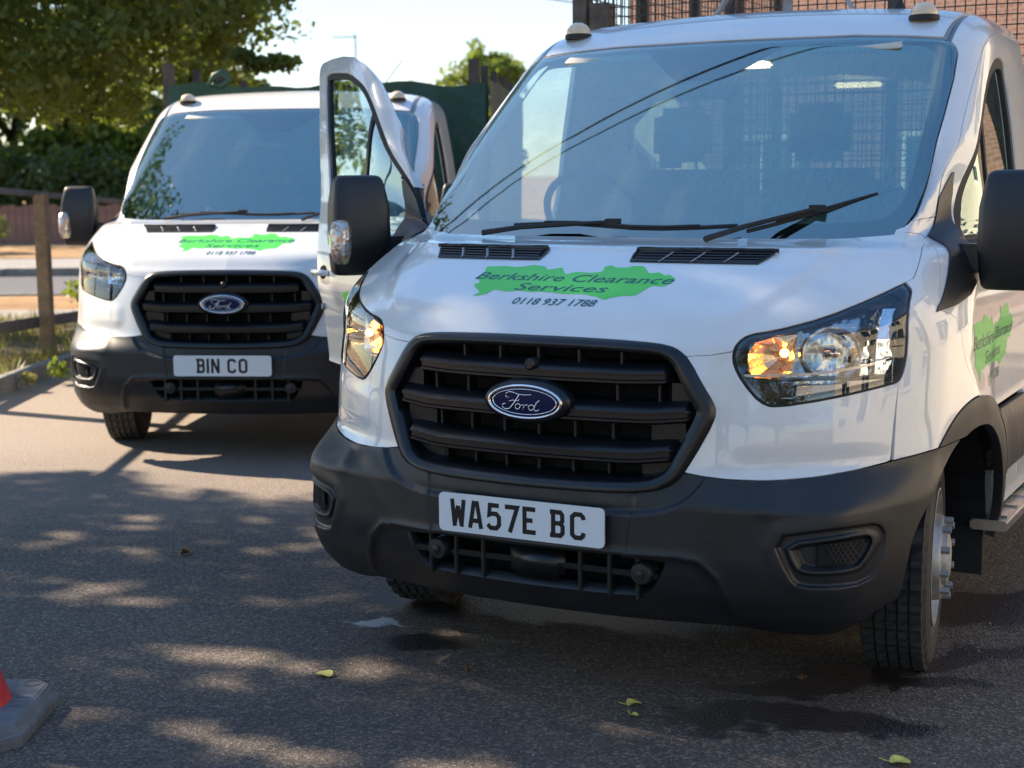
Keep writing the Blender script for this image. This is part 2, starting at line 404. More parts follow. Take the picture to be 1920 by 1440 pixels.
def compact(P, T):
    u, inv = np.unique(T.ravel(), return_inverse=True); return P[u], inv.reshape(-1, 3)
def clip(P, T, d):
    """keep d >= 0, cut exactly along d = 0"""
    ins = d >= 0; k = ins[T].sum(1); keep = T[k == 3]
    newP = []; pairs = []; out = [keep]
    def emit(Tm, one):
        # rotate so that the odd vertex is first
        I = ins[Tm]; odd = np.argmax(I if one else ~I, axis=1)
        R = np.stack([Tm[np.arange(len(Tm)), (odd+j) % 3] for j in range(3)], 1); return R
    E = []
    t1 = T[k == 1]; t2 = T[k == 2]
    if len(t1):
        R = emit(t1, True); E.append(('a', R))
    if len(t2):
        R = emit(t2, False); E.append(('b', R))
    base = len(P); allE = []
    for kind, R in E: allE += [np.sort(R[:, [0, 1]], 1), np.sort(R[:, [0, 2]], 1)]
    if not allE: return P, keep
    AE = np.concatenate(allE); U, inv = np.unique(AE, axis=0, return_inverse=True); inv = inv.ravel()
    da, db = d[U[:, 0]], d[U[:, 1]]; t = np.clip(da/(da-db), .001, .999)
    NP = P[U[:, 0]]*(1-t)[:, None] + P[U[:, 1]]*t[:, None]
    o = 0
    for kind, R in E:
        n = len(R); e1 = base+inv[o:o+n]; e2 = base+inv[o+n:o+2*n]; o += 2*n
        if kind == 'a': out.append(np.stack([R[:, 0], e1, e2], 1))
        else: out += [np.stack([e1, R[:, 1], R[:, 2]], 1), np.stack([e1, R[:, 2], e2], 1)]
    P2 = np.concatenate([P, NP]); T2 = np.concatenate(out)
    A = P2[T2]; ar = np.linalg.norm(np.cross(A[:, 1]-A[:, 0], A[:, 2]-A[:, 0]), axis=1); T2 = T2[ar > 1e-10]
    return compact(P2, T2)
def subdivide(P, T):
    E = np.concatenate([T[:, [0, 1]], T[:, [1, 2]], T[:, [2, 0]]]); E.sort(axis=1)
    U, inv = np.unique(E, axis=0, return_inverse=True); inv = inv.ravel(); n = len(T); b = len(P)
    a, bb, c = b+inv[:n], b+inv[n:2*n], b+inv[2*n:]
    T2 = np.concatenate([np.stack([T[:, 0], a, c], 1), np.stack([T[:, 1], bb, a], 1), np.stack([T[:, 2], c, bb], 1), np.stack([a, bb, c], 1)])
    return np.concatenate([P, (P[U[:, 0]]+P[U[:, 1]])/2]), T2

def smooth_poly(pts, it=2, keep=()):
    """Chaikin corner cutting of a closed polygon"""
    P = [tuple(p) for p in pts]
    for _ in range(it):
        Q = []
        for i in range(len(P)):
            a, b = np.array(P[i]), np.array(P[(i+1) % len(P)])
            Q += [tuple(a*.75+b*.25), tuple(a*.25+b*.75)]
        P = Q
    return np.array(P)
def resample(P, n):
    P = np.array(P); Q = np.vstack([P, P[:1]]); L = np.r_[0, np.cumsum(np.linalg.norm(np.diff(Q, axis=0), axis=1))]
    s = np.linspace(0, L[-1], n, endpoint=False); return np.stack([np.interp(s, L, Q[:, k]) for k in range(2)], 1)
def sdp(u, v, poly):
    """signed distance to polygon, positive inside"""
    poly = np.asarray(poly); d = np.full(u.shape, 1e9); ins = np.zeros(u.shape, bool); n = len(poly)
    for i in range(n):
        ax_, ay = poly[i]; bx, by = poly[(i+1) % n]; ex, ey = bx-ax_, by-ay; wx, wy = u-ax_, v-ay
        t = np.clip((wx*ex+wy*ey)/(ex*ex+ey*ey+1e-18), 0, 1); d = np.minimum(d, (wx-t*ex)**2+(wy-t*ey)**2)
        c = (ay > v) != (by > v)
        with np.errstate(divide='ignore', invalid='ignore'): xi = ex*(v-ay)/(by-ay if by != ay else 1e-18)+ax_
        ins ^= c & (u < xi)
    return np.where(ins, 1, -1)*np.sqrt(d)
def offset_poly(poly, dist):
    """move closed polygon inwards by dist (ccw or cw handled)"""
    P = np.array(poly); A = .5*np.sum(P[:, 0]*np.roll(P[:, 1], -1)-np.roll(P[:, 0], -1)*P[:, 1])
    t = np.roll(P, -1, 0)-np.roll(P, 1, 0); t /= np.linalg.norm(t, axis=1)[:, None]+1e-12
    n = np.stack([-t[:, 1], t[:, 0]], 1)*(1 if A > 0 else -1); return P+n*dist
def surf_y(x, z, off=0.0, lo=-.3, hi=2.0, n=40):
    x = np.asarray(x, float); z = np.asarray(z, float); a = np.full(x.shape, lo); b = np.full(x.shape, hi)
    ys = np.linspace(lo, hi, 60); hit = np.full(x.shape, np.nan)
    for i in range(1, len(ys)):
        v = FB(x, np.full(x.shape, ys[i]), z) - off
        m = np.isnan(hit) & (v < 0); hit[m] = ys[i]
    b = np.where(np.isnan(hit), hi, hit); a = b - (ys[1]-ys[0])
    for _ in range(18):
        m_ = (a+b)/2; v = FB(x, m_, z)-off; b = np.where(v < 0, m_, b); a = np.where(v < 0, a, m_)
    return b

def fn_grad(fn, P, e=.0012):
    g = np.stack([(fn(P+np.eye(3)[k]*e)-fn(P-np.eye(3)[k]*e))/(2*e) for k in range(3)], 1); return g
def snap(P, fn, n=3, maxstep=.03):
    P = P.copy()
    for _ in range(n):
        g = fn_grad(fn, P); v = fn(P); st = -(v/np.maximum((g*g).sum(1), .05))[:, None]*g*.9
        L = np.linalg.norm(st, axis=1); st *= np.minimum(1, maxstep/np.maximum(L, 1e-9))[:, None]; P += st
    return P
def norm_of(P, fn):
    g = fn_grad(fn, P); return g/np.maximum(np.linalg.norm(g, axis=1), 1e-9)[:, None]
def panel_mesh(name, base, fields, mat, off=0.0, flange=.012, sub=0, fn=None, inset=.0010):
    """cut the cab skin with signed fields, project, turn the edges inwards"""
    P, T = base
    # coarse preselect
    d = np.min([f(P) for f in fields], axis=0); keep = (d[T] > -.05).any(1); P, T = compact(P, T[keep])
    for _ in range(sub): P, T = subdivide(P, T)
    for f in fields: P, T = clip(P, T, f(P)-inset)
    fn2 = fn if fn is not None else (lambda Q: FB(*Q.T)-off)
    P = snap(P, fn2, 2); N = norm_of(P, fn2)
    if flange:
        E = np.concatenate([T[:, [0, 1]], T[:, [1, 2]], T[:, [2, 0]]]); Es = np.sort(E, 1)
        U, first, cnt = np.unique(Es, axis=0, return_index=True, return_counts=True); B = E[first[cnt == 1]]
        n = len(P); vb, inv = np.unique(B.ravel(), return_inverse=True); inv = inv.reshape(-1, 2)
        # two rings of new vertices: edge copy (small roll) and depth ring
        out_n = np.zeros((len(P), 3))
        ed = P[B[:, 1]]-P[B[:, 0]]; on = np.cross(ed, N[B[:, 0]]); on /= np.linalg.norm(on, axis=1)[:, None]+1e-12
        for k in range(2): np.add.at(out_n, B[:, k], on)
        on_v = out_n[vb]; on_v /= np.linalg.norm(on_v, axis=1)[:, None]+1e-12
        r = min(.0025, flange*.25)
        P1 = P[vb]-N[vb]*r*.6+on_v*r*.0; P2 = P[vb]-N[vb]*flange
        i1 = n+np.arange(len(vb)); i2 = n+len(vb)+np.arange(len(vb))
        a, b_ = inv[:, 0], inv[:, 1]
        Fq = np.concatenate([np.stack([B[:, 1], B[:, 0], i1[a]], 1), np.stack([B[:, 1], i1[a], i1[b_]], 1), np.stack([i1[b_], i1[a], i2[a]], 1), np.stack([i1[b_], i2[a], i2[b_]], 1)])
        P = np.concatenate([P, P1, P2]); N = np.concatenate([N, on_v*.9+N[vb]*.44, on_v]); N /= np.linalg.norm(N, axis=1)[:, None]
        T = np.concatenate([T, Fq])
    return mesh_np(name, P, T, mat, N), (P, T)

print('building skin'); 
SKIN = surface_net(FB, (-1.16, -.04, .20), (1.16, 2.50, 2.20), .0155)
SKIN = (snap(SKIN[0], lambda Q: FB(*Q.T), 3), SKIN[1])
print('skin', len(SKIN[0]), len(SKIN[1]))
# ---------------------------------------------------------------- outlines on the cab (half width ax, height z)
AX = lambda P: np.abs(P[:, 0])
G_OUT = np.array([(0, 1.072), (.15, 1.071), (.30, 1.067), (.385, 1.060), (.422, 1.045), (.450, 1.019), (.490, .953), (.521, .905), (.526, .878), (.515, .842), (.478, .765), (.446, .708), (.414, .681), (.35, .664), (.22, .657), (0, .655)])
def full(poly): return np.vstack([poly, (poly*[-1, 1])[::-1][1:-1]])
G_FULL = smooth_poly(full(G_OUT), 1)
HL = smooth_poly([(.915, 1.222), (.846, 1.176), (.755, 1.130), (.648, 1.099), (.586, 1.090), (.560, 1.066), (.553, 1.035), (.558, 1.005), (.582, .962), (.628, .905), (.665, .893), (.79, .912), (.905, .938), (.926, .944), (.934, .99), (.937, 1.09)], 1)
HOOD = [(-2, .98), (.43, 1.030), (.50, 1.034), (.562, 1.045), (.60, 1.085), (.644, 1.097), (.755, 1.126), (.846, 1.172), (.912, 1.219), (.907, 1.25), (.898, 1.282), (.882, 1.310), (.860, 1.330), (.835, 1.338), (.79, 1.331), (.68, 1.323), (.5, 1.322), (-2, 1.322)]
FASCIA = [(.36, .98), (.38, .76), (.445, .724), (.50, .714), (.56, .707), (.66, .703), (.755, .708), (.845, .719), (.915, .731), (.918, .83), (.923, .95), (.91, 1.02), (.64, 1.07), (.562, 1.045), (.50, 1.034), (.43, 1.030)]
BT = pchip([0, .46, .56, .66, .755, .845, .915, 1.0, 1.06], [.722, .722, .707, .703, .708, .719, .731, .745, .752])   # bumper top edge
WSO = [(-2, 1.326), (.5, 1.324), (.68, 1.325), (.79, 1.341), (.826, 1.356), (.840, 1.385), (.840, 1.43), (.838, 1.55), (.834, 1.69), (.826, 1.81), (.812, 1.905), (.795, 1.935), (.765, 1.957), (.62, 1.972), (.45, 1.981), (-2, 1.990)]
wso_f = lambda P: np.minimum(sdp(AX(P), P[:, 2], WSO), np.minimum(1.72-P[:, 1], .3+P[:, 1]))
WSI = smooth_poly([(.782, 1.395), (.79, 1.44), (.788, 1.56), (.783, 1.69), (.774, 1.80), (.757, 1.895), (.725, 1.925), (.60, 1.944), (.3, 1.958), (-.3, 1.958), (-.60, 1.944), (-.725, 1.925), (-.757, 1.895), (-.774, 1.80), (-.783, 1.69), (-.788, 1.56), (-.79, 1.44), (-.782, 1.395), (-.74, 1.372), (-.5, 1.366), (0, 1.366), (.5, 1.366), (.74, 1.372)], 2)
TRAP = [(-.30, 2.0), (-.29, 1.952), (-.145, 1.85), (-.12, 1.838), (.05, 1.836), (.075, 1.846), (.215, 1.945), (.22, 2.0)]
AC = (.93, .335)                                        # wheel arch centre (y, z)
arch_r = lambda P: np.hypot(P[:, 1]-AC[0], P[:, 2]-AC[1])
DOOR = smooth_poly([(.655, 1.132), (.76, 1.11), (.80, 1.06), (.815, 1.0), (.87, .93), (.95, .865), (.96, .766), (1.2, .766), (2.10, .766), (2.105, 1.2), (2.105, 1.6), (2.10, 1.93), (2.098, 1.99), (2.04, 1.995), (1.90, 1.99), (1.78, 1.96), (1.66, 1.89), (1.425, 1.73), (1.155, 1.515), (1.02, 1.415), (.88, 1.30)], 1)
WIN = smooth_poly([(1.12, 1.30), (1.14, 1.36), (1.26, 1.49), (1.46, 1.668), (1.62, 1.795), (1.74, 1.868), (1.86, 1.905), (1.97, 1.905), (1.995, 1.87), (2.0, 1.6), (2.0, 1.32), (1.97, 1.275), (1.16, 1.275)], 1)
SAIL = [(.640, 1.122), (.70, 1.150), (.90, 1.270), (1.055, 1.402), (1.215, 1.525), (1.19, 1.45), (1.13, 1.36), (1.10, 1.27), (1.06, 1.20), (.93, 1.155), (.80, 1.135)]
DOOR_O = np.array([(.955, 1.25), (.945, 1.1), (.945, 1.0), (.95, .93), (.95, .865), (.96, .766), (1.2, .766), (1.78, .766), (1.84, .95), (1.97, 1.25), (2.13, 1.585), (2.24, 1.83), (2.325, 1.985), (2.315, 2.005), (2.20, 2.015), (2.04, 2.015), (1.87, 2.0), (1.737, 1.962), (1.645, 1.917), (1.558, 1.860), (1.298, 1.680), (1.10, 1.532), (.975, 1.43), (.955, 1.40)])
WIN_O = smooth_poly([(.99, 1.275), (1.0, 1.36), (1.10, 1.455), (1.30, 1.61), (1.46, 1.73), (1.60, 1.83), (1.70, 1.885), (1.85, 1.93), (2.02, 1.945), (2.18, 1.95), (2.20, 1.92), (2.10, 1.74), (1.95, 1.47), (1.86, 1.30), (1.84, 1.26), (1.10, 1.26)], 1)
side_f = lambda poly, s: (lambda P: np.minimum(sdp(P[:, 1], P[:, 2], poly), (P[:, 0] if s > 0 else -P[:, 0])-(.872-.075*sstep(1.6, 1.85, P[:, 2])-.12*sstep(1.85, 2.0, P[:, 2]))))
head_f = lambda s: (lambda P: np.minimum(sdp(AX(P), P[:, 2], HL), np.minimum(P[:, 0]*s-.3, .85-P[:, 1])))
grille_f = lambda P: np.minimum(sdp(P[:, 0], P[:, 2], G_FULL), .6-P[:, 1])
neg = lambda f: (lambda P: -f(P))

T1 = empty('tipper_truck', (.02433, 4.19005, 0), math.radians(-28.453), 'white caged tipper truck in front with its driver door open and plate reading WA57E BC', 'truck', 'white tipper trucks')
WHITE = 'white_paint'
MESH = {}
def panel(name, fields, mat, off=0.0, parent=T1, **k):
    me, _ = panel_mesh(name, SKIN, fields, mat, off, **k); return obj(name, me, parent)

# ---- hood
hood_f = lambda P: np.minimum(sdp(AX(P), P[:, 2], HOOD), 1.05-P[:, 1])
hood = panel('hood', [hood_f, neg(grille_f), neg(head_f(1)), neg(head_f(-1))], WHITE, flange=.02)
VENT = [(.150, 1.298), (.562, 1.296), (.548, 1.279), (.526, 1.260), (.148, 1.262), (.142, 1.28)]
def ribbon(pts, w, off, th=.002, n=10, axis='z'):
    """thin strip following the cab front through (x, z) points"""
    pts = np.array(pts, float); s = np.linspace(0, len(pts)-1, n*(len(pts)-1)+1)
    X = np.interp(s, range(len(pts)), pts[:, 0]); Z = np.interp(s, range(len(pts)), pts[:, 1])
    dx, dz = np.gradient(X), np.gradient(Z); L = np.hypot(dx, dz); nx, nz2 = -dz/L, dx/L
    rows = []
    for o, sgn in ((off-th, 1), (off, 1), (off, -1), (off-th, -1)):
        x = X+nx*w/2*sgn; z = Z+nz2*w/2*sgn; rows.append(np.stack([x, surf_y(x, z, o), z], 1))
    V = np.concatenate(rows); m = len(X); F = []
    for r in range(3):
        for i in range(m-1): F.append((r*m+i, r*m+i+1, (r+1)*m+i+1, (r+1)*m+i))
    return V, F
def ribbon_obj(name, pts, w, off, mat, parent, th=.002, n=10):
    V, F = ribbon(pts, w, off, th, n); mb = MB(); mb.add(V, F); return mb.obj(name, mat, parent)
for sx in (-1, 1):
    vp = np.array(VENT)*[sx, 1]; vi = offset_poly(vp, .006)
    vf = (lambda q: (lambda P: np.minimum(sdp(P[:, 0], P[:, 2], q), .8-P[:, 1])))
    v = panel('hood_vent', [vf(vp), neg(vf(vi))], 'mirror_plastic', off=.004, flange=.012, sub=2, inset=0)
    panel('vent_well', [vf(vp)], 'void_black', off=.0022, parent=v, flange=0, sub=1, inset=.002)
    for k in range(4):
        t = (k+.5)/4; z0, z1 = 1.265+.029*t, 1.266+.028*t
        ribbon_obj('vent_slat', [(sx*.158, z0), (sx*(.522+.03*t), z1)], .0028, .0052, 'mirror_plastic', v, .002, 6)
    for q in (.24, .335, .43): ribbon_obj('vent_divider', [(sx*q, 1.2665), (sx*(q+.026), 1.292)], .004, .0062, 'steel_paint', v, .003, 3)

# ---- fascia and bumper
for sx in (-1, 1): panel('front_fascia', [lambda P: np.minimum(sdp(P[:, 0]*sx, P[:, 2], FASCIA), .75-P[:, 1]), neg(grille_f), neg(head_f(sx))], WHITE, flange=.02)
FOG = smooth_poly([(.690, .562), (.80, .582), (.905, .590), (.928, .578), (.936, .546), (.926, .468), (.903, .428), (.83, .424), (.757, .428), (.735, .45)], 1)
FOGI = smooth_poly([(.728, .540), (.83, .555), (.896, .563), (.912, .552), (.914, .528), (.892, .478), (.874, .469), (.80, .466), (.758, .472), (.742, .497)], 1)
FOGH = offset_poly(resample(FOGI, 30), .012)
LG = smooth_poly([(-.418, .488), (-.40, .44), (-.362, .376), (-.33, .366), (0, .362), (.33, .366), (.362, .376), (.40, .44), (.418, .488), (0, .490)], 1)
RIDGE = np.array([(-2, .487), (.44, .490), (.50, .482), (.545, .44), (.575, .36), (.60, .27), (.60, .1), (-2, .1)])
PLZ = [(-.33, .68), (-.31, .50), (-.28, .46), (.28, .46), (.31, .50), (.33, .68)]
GO5 = G_FULL
def FBP(P):
    ax = np.abs(P[:, 0]); z = P[:, 2]; v = FB(*P.T) - .007
    front = 1-sstep(.5, .7, P[:, 1])
    d = sdp(ax, z, FOG)
    v = v + front*(.014*sstep(-.005, .007, d) - .004*sstep(-.05, -.01, d)*(d < 0))
    di = sdp(ax, z, FOGI); v = v - front*.010*sstep(-.014, -.003, di) + front*.030*sstep(.0, .014, di)
    r = sdp(ax, z, RIDGE); lowf = sstep(.28, .34, z); v = v + lowf*front*.012*sstep(-.010, .012, r) - lowf*front*.006*np.exp(-(r/.016)**2)
    g = sdp(P[:, 0], z, GO5); v = v + front*.014*sstep(-.064, -.044, g)*(z < .80)
    v = v + front*.006*sstep(-.006, .008, sdp(P[:, 0], z, PLZ))
    # crease where the face turns the corner
    v = v - front*.006*np.exp(-((ax-.655-.10*(z-.5))/.03)**2)*sstep(.60, .66, z)
    return v
bump_lo = lambda P: P[:, 2] - (.292 - .022*sstep(.55, .72, AX(P)) + .10*sstep(.78, .99, AX(P)))
bump_top = lambda P: BT(AX(P)) - .003 - P[:, 2]
FOGZ = [(.655, .625), (.965, .64), (.975, .38), (.70, .37)]
fogz = lambda s_: (lambda P: np.minimum(sdp(P[:, 0]*s_, P[:, 2], FOGZ), .7-P[:, 1]))
bumper = panel('bumper', [lambda P: 1.0-P[:, 1], neg(fogz(1)), neg(fogz(-1)), bump_top, bump_lo, lambda P: arch_r(P)-.440-.092*sstep(.76, .50, P[:, 2]), neg(grille_f), lambda P: -sdp(P[:, 0], P[:, 2], LG)+(P[:, 1] > .6)*1.0, lambda P: np.minimum(1, .95-P[:, 1])], 'bumper_plastic', fn=FBP, flange=.035, sub=2, inset=0)
for sx in (-1, 1):
    panel('fog_surround', [fogz(sx), bump_top, lambda P: arch_r(P)-.440-.092*sstep(.76, .50, P[:, 2])], 'bumper_plastic', fn=FBP, flange=0, sub=3, parent=bumper, inset=-.0002)
    fm = panel('fog_lamp_mesh', [lambda P: np.minimum(sdp(AX(P), P[:, 2], FOGH)*1.0, np.minimum(np.minimum(P[:, 0]*sx-.3, AX(P)-.80), .8-P[:, 1]))], 'void_black', off=-.016, flange=0, sub=1, parent=bumper)
    for k in range(9):
        x0 = .812+k*.0105
        for dz in (-1, 1):
            a = (sx*x0, .515-dz*.028); b_ = (sx*(x0+.028), .515+dz*.028)
            if abs(b_[0]) < .90: ribbon_obj('mesh_wire', [a, b_], .0022, -.0135, 'mirror_plastic', fm, .001, 3)
cc = [(.531+.031*math.cos(a_), .515+.031*math.sin(a_)) for a_ in np.linspace(0, 2*math.pi, 33)]
cy = surf_y(np.array([c_[0] for c_ in cc]), np.array([c_[1] for c_ in cc]), .0072)
q = MB(); q.tube([(c_[0], y_, c_[1]) for c_, y_ in zip(cc, cy)], .0016, 6); q.obj('tow_cover_edge', 'rubber', bumper)
# lower grille: dark duct, cross bar, uprights, tow fixings and sensor
lg = MB(); lg.box((0, .16, .425), (.86, .02, .15)); lo_ = lg.obj('lower_grille', 'void_black', T1)
q = MB(); q.box((0, .075, .432), (.78, .045, .017)); q.obj('cross_bar', 'grille_plastic', lo_, bevel=.004)
for x in (-.33, -.245, -.155, .155, .245, .33):
    q = MB(); q.box((x, .075, .425), (.012, .055, .125)); q.obj('upright', 'mirror_plastic', lo_, bevel=.003)
for x in (-.30, .345):
    q = MB(); q.lathe([(0, .02), (.028, .022), (.033, .03), (.033, .08)], 20, 'Y', (x, 0.01, .440)); q.lathe([(0, .012), (.012, .014), (.012, .02)], 12, 'Y', (x, .01, .440)); q.obj('tow_cap', 'mirror_plastic', lo_, autosmooth=40)
q = MB(); q.box((.02, .065, .435), (.17, .06, .10)); q.obj('radar_cover', 'grille_plastic', lo_, bevel=.018, smooth=True)

# ---- front grille
gr_ring = [(0.0, .001), (.004, .010), (.012, .013), (.022, .010), (.030, .002), (.036, -.03), (.040, -.095)]
GP = resample(G_FULL, 160)
def grille_surround():
    n = len(GP); V = []; base_y = None
    for d, o in gr_ring:
        q = offset_poly(GP, d*1.0); 
        # wider cheek at the sides
        w = 1 + .55*sstep(.35, .5, np.abs(GP[:, 0])); q = offset_poly(GP, d) if d == 0 else GP + (offset_poly(GP, d)-GP)*w[:, None]
        V.append(np.stack([q[:, 0], surf_y(q[:, 0], q[:, 1], 0)-o, q[:, 1]], 1))
    m = MB(); Fc = []
    for r in range(len(gr_ring)-1):
        for i in range(n): Fc.append((r*n+i, r*n+(i+1) % n, (r+1)*n+(i+1) % n, (r+1)*n+i))
    m.add(np.concatenate(V), Fc); return m
grille = grille_surround().obj('grille', 'grille_plastic', T1, autosmooth=50)
q = MB(); q.add([(x, surf_y(np.array([x]), np.array([z]))[0]+.105, z) for x in np.linspace(-.55, .55, 23) for z in (.62, 1.10)], [(i*2, i*2+1, i*2+3, i*2+2) for i in range(22)])
q.obj('radiator', 'void_black', grille)
def gy(x): return .045+.26*x*x
bar_prof = [(.085, .040), (.030, .036), (.004, .022), (-.004, .014), (-.004, .008), (.004, .006), (.004, -.006), (-.003, -.009), (-.003, -.015), (.006, -.020), (.060, -.030), (.085, -.032)]
def grille_bar(z0, hw, kink, y_off):
    xs = np.linspace(-hw, hw, 41); V = []
    for x in xs:
        e = min(1, (hw-abs(x))/.02); rise = kink*sstep(hw-.14, hw, abs(x))
        for dy, dz in bar_prof:
            dy2 = dy if e >= 1 else dy+.025*(1-e); V.append((x, gy(x)+y_off+dy2, z0+rise+dz*(1 if dy > .02 else .35+.65*e)))
    m = MB(); k = len(bar_prof); F = [(i*k+j, i*k+j+1, (i+1)*k+j+1, (i+1)*k+j) for i in range(40) for j in range(k-1)]
    F += [tuple(range(k)), tuple(40*k+j for j in reversed(range(k)))]; m.add(V, F); return m
for z0, hw, kk, yo in ((.968, .405, .004, .018), (.864, .472, .010, .0), (.755, .430, .012, -.012)):
    grille_bar(z0, hw, kk, yo).obj('grille_bar', 'grille_plastic', grille, autosmooth=35)
sm = {}
for row, (z0, z1, hw, sp) in enumerate(((.995, 1.045, .36, .124), (.90, .945, .40, .118), (.790, .835, .40, .112), (.69, .728, .35, .106))):
    k = 0; x = -int(hw/sp)*sp
    while x <= hw:
        if not (row == 1 and abs(x) < .14):
            q = MB(); q.box((0, 0, 0), (.0075, .05, z1-z0+.03))
            key = row
            if key not in sm: sm[key] = q.mesh('grille_upright', 'mirror_plastic', bevel=.002)
            obj('grille_upright', sm[key], grille, (x+.008, gy(x)+.070, (z0+z1)/2))
        x += sp
for sx in (-1, 1):   # blanked cheeks at the ends of the rows
    for z0, z1, a, b_ in ((.895, .94, .395, .455), (.785, .832, .345, .440), (.688, .73, .315, .40)):
        q = MB(); q.box((sx*(a+b_)/2, gy(a)+.055, (z0+z1)/2), (b_-a, .02, z1-z0+.03)); q.obj('blanking_plate', 'grille_plastic', grille)
q = MB(); q.lathe([(0, -.028), (.012, -.028), (.017, -.022), (.017, .06)], 24, 'Y', (0.0, .075, .995)); q.obj('front_camera', 'mirror_plastic', grille, autosmooth=40)
# badge with its script
badge = MB()
def ell(rx, rz, y): return [(rx*math.cos(a), y, .893+rz*math.sin(a)) for a in np.linspace(0, 2*math.pi, 48, endpoint=False)]
def ell_loft(rings, mb):
    V = []; F = []
    for r in rings: V += ell(*r)
    for i in range(len(rings)-1):
        for k in range(48): F.append((i*48+k, i*48+(k+1) % 48, (i+1)*48+(k+1) % 48, (i+1)*48+k))
    mb.add(V, F)
ell_loft([(.136, .064, .065), (.134, .062, .035), (.125, .056, .026), (.116, .049, .024)], badge); bo = badge.obj('badge', 'grille_plastic', T1, autosmooth=40)
m_ = MB(); ell_loft([(.117, .0495, .026), (.1165, .049, .019), (.113, .0465, .0155), (.109, .043, .0165), (.107, .0415, .020)], m_); m_.obj('badge_rim', 'chrome', bo, smooth=True)
m_ = MB(); V = ell(.108, .042, .0195)+[(0, .0165, .893)]; m_.add(V, [(k, (k+1) % 48, 48) for k in range(48)]); m_.obj('badge_field', 'badge_blue', bo, smooth=True)
m_ = MB(); ell_loft([(.101, .0365, .0188), (.1, .0358, .0172), (.0985, .0347, .0172), (.0975, .034, .0185)], m_); m_.obj('badge_line', 'chrome', bo, smooth=True)
sc_ = MB()
def stroke(pts, r):
    P_ = [((px-1395)/310*.108, .0165, .893+(700-py)/130*.042) for px, py in pts]; sc_.tube(P_, r, 6)
stroke([(1235, 655), (1240, 630), (1265, 618), (1300, 622), (1345, 636), (1400, 640), (1462, 634)], .0016)
stroke([(1262, 665), (1240, 668), (1232, 650)], .0013)
stroke([(1352, 640), (1330, 680), (1300, 725), (1265, 765), (1225, 772), (1200, 752), (1207, 728), (1232, 722)], .0019)
stroke([(1262, 700), (1300, 690), (1345, 695), (1352, 680)], .0014)
def circ(cx, cy, rx, ry): return [(cx+rx*math.cos(a)+(.2*ry*-math.sin(a)), cy+ry*math.sin(a)) for a in np.linspace(0, 2*math.pi, 15)]
stroke(circ(1340, 742, 22, 24), .0016); stroke([(1362, 735), (1395, 722), (1398, 738), (1385, 772)], .0015); stroke([(1396, 738), (1418, 722), (1436, 728)], .0015)
stroke(circ(1462, 745, 24, 24), .0016); stroke([(1535, 678), (1510, 700), (1490, 745), (1488, 768), (1512, 772), (1530, 758)], .0018)
sc_.obj('badge_lettering', 'chrome', bo, smooth=True)

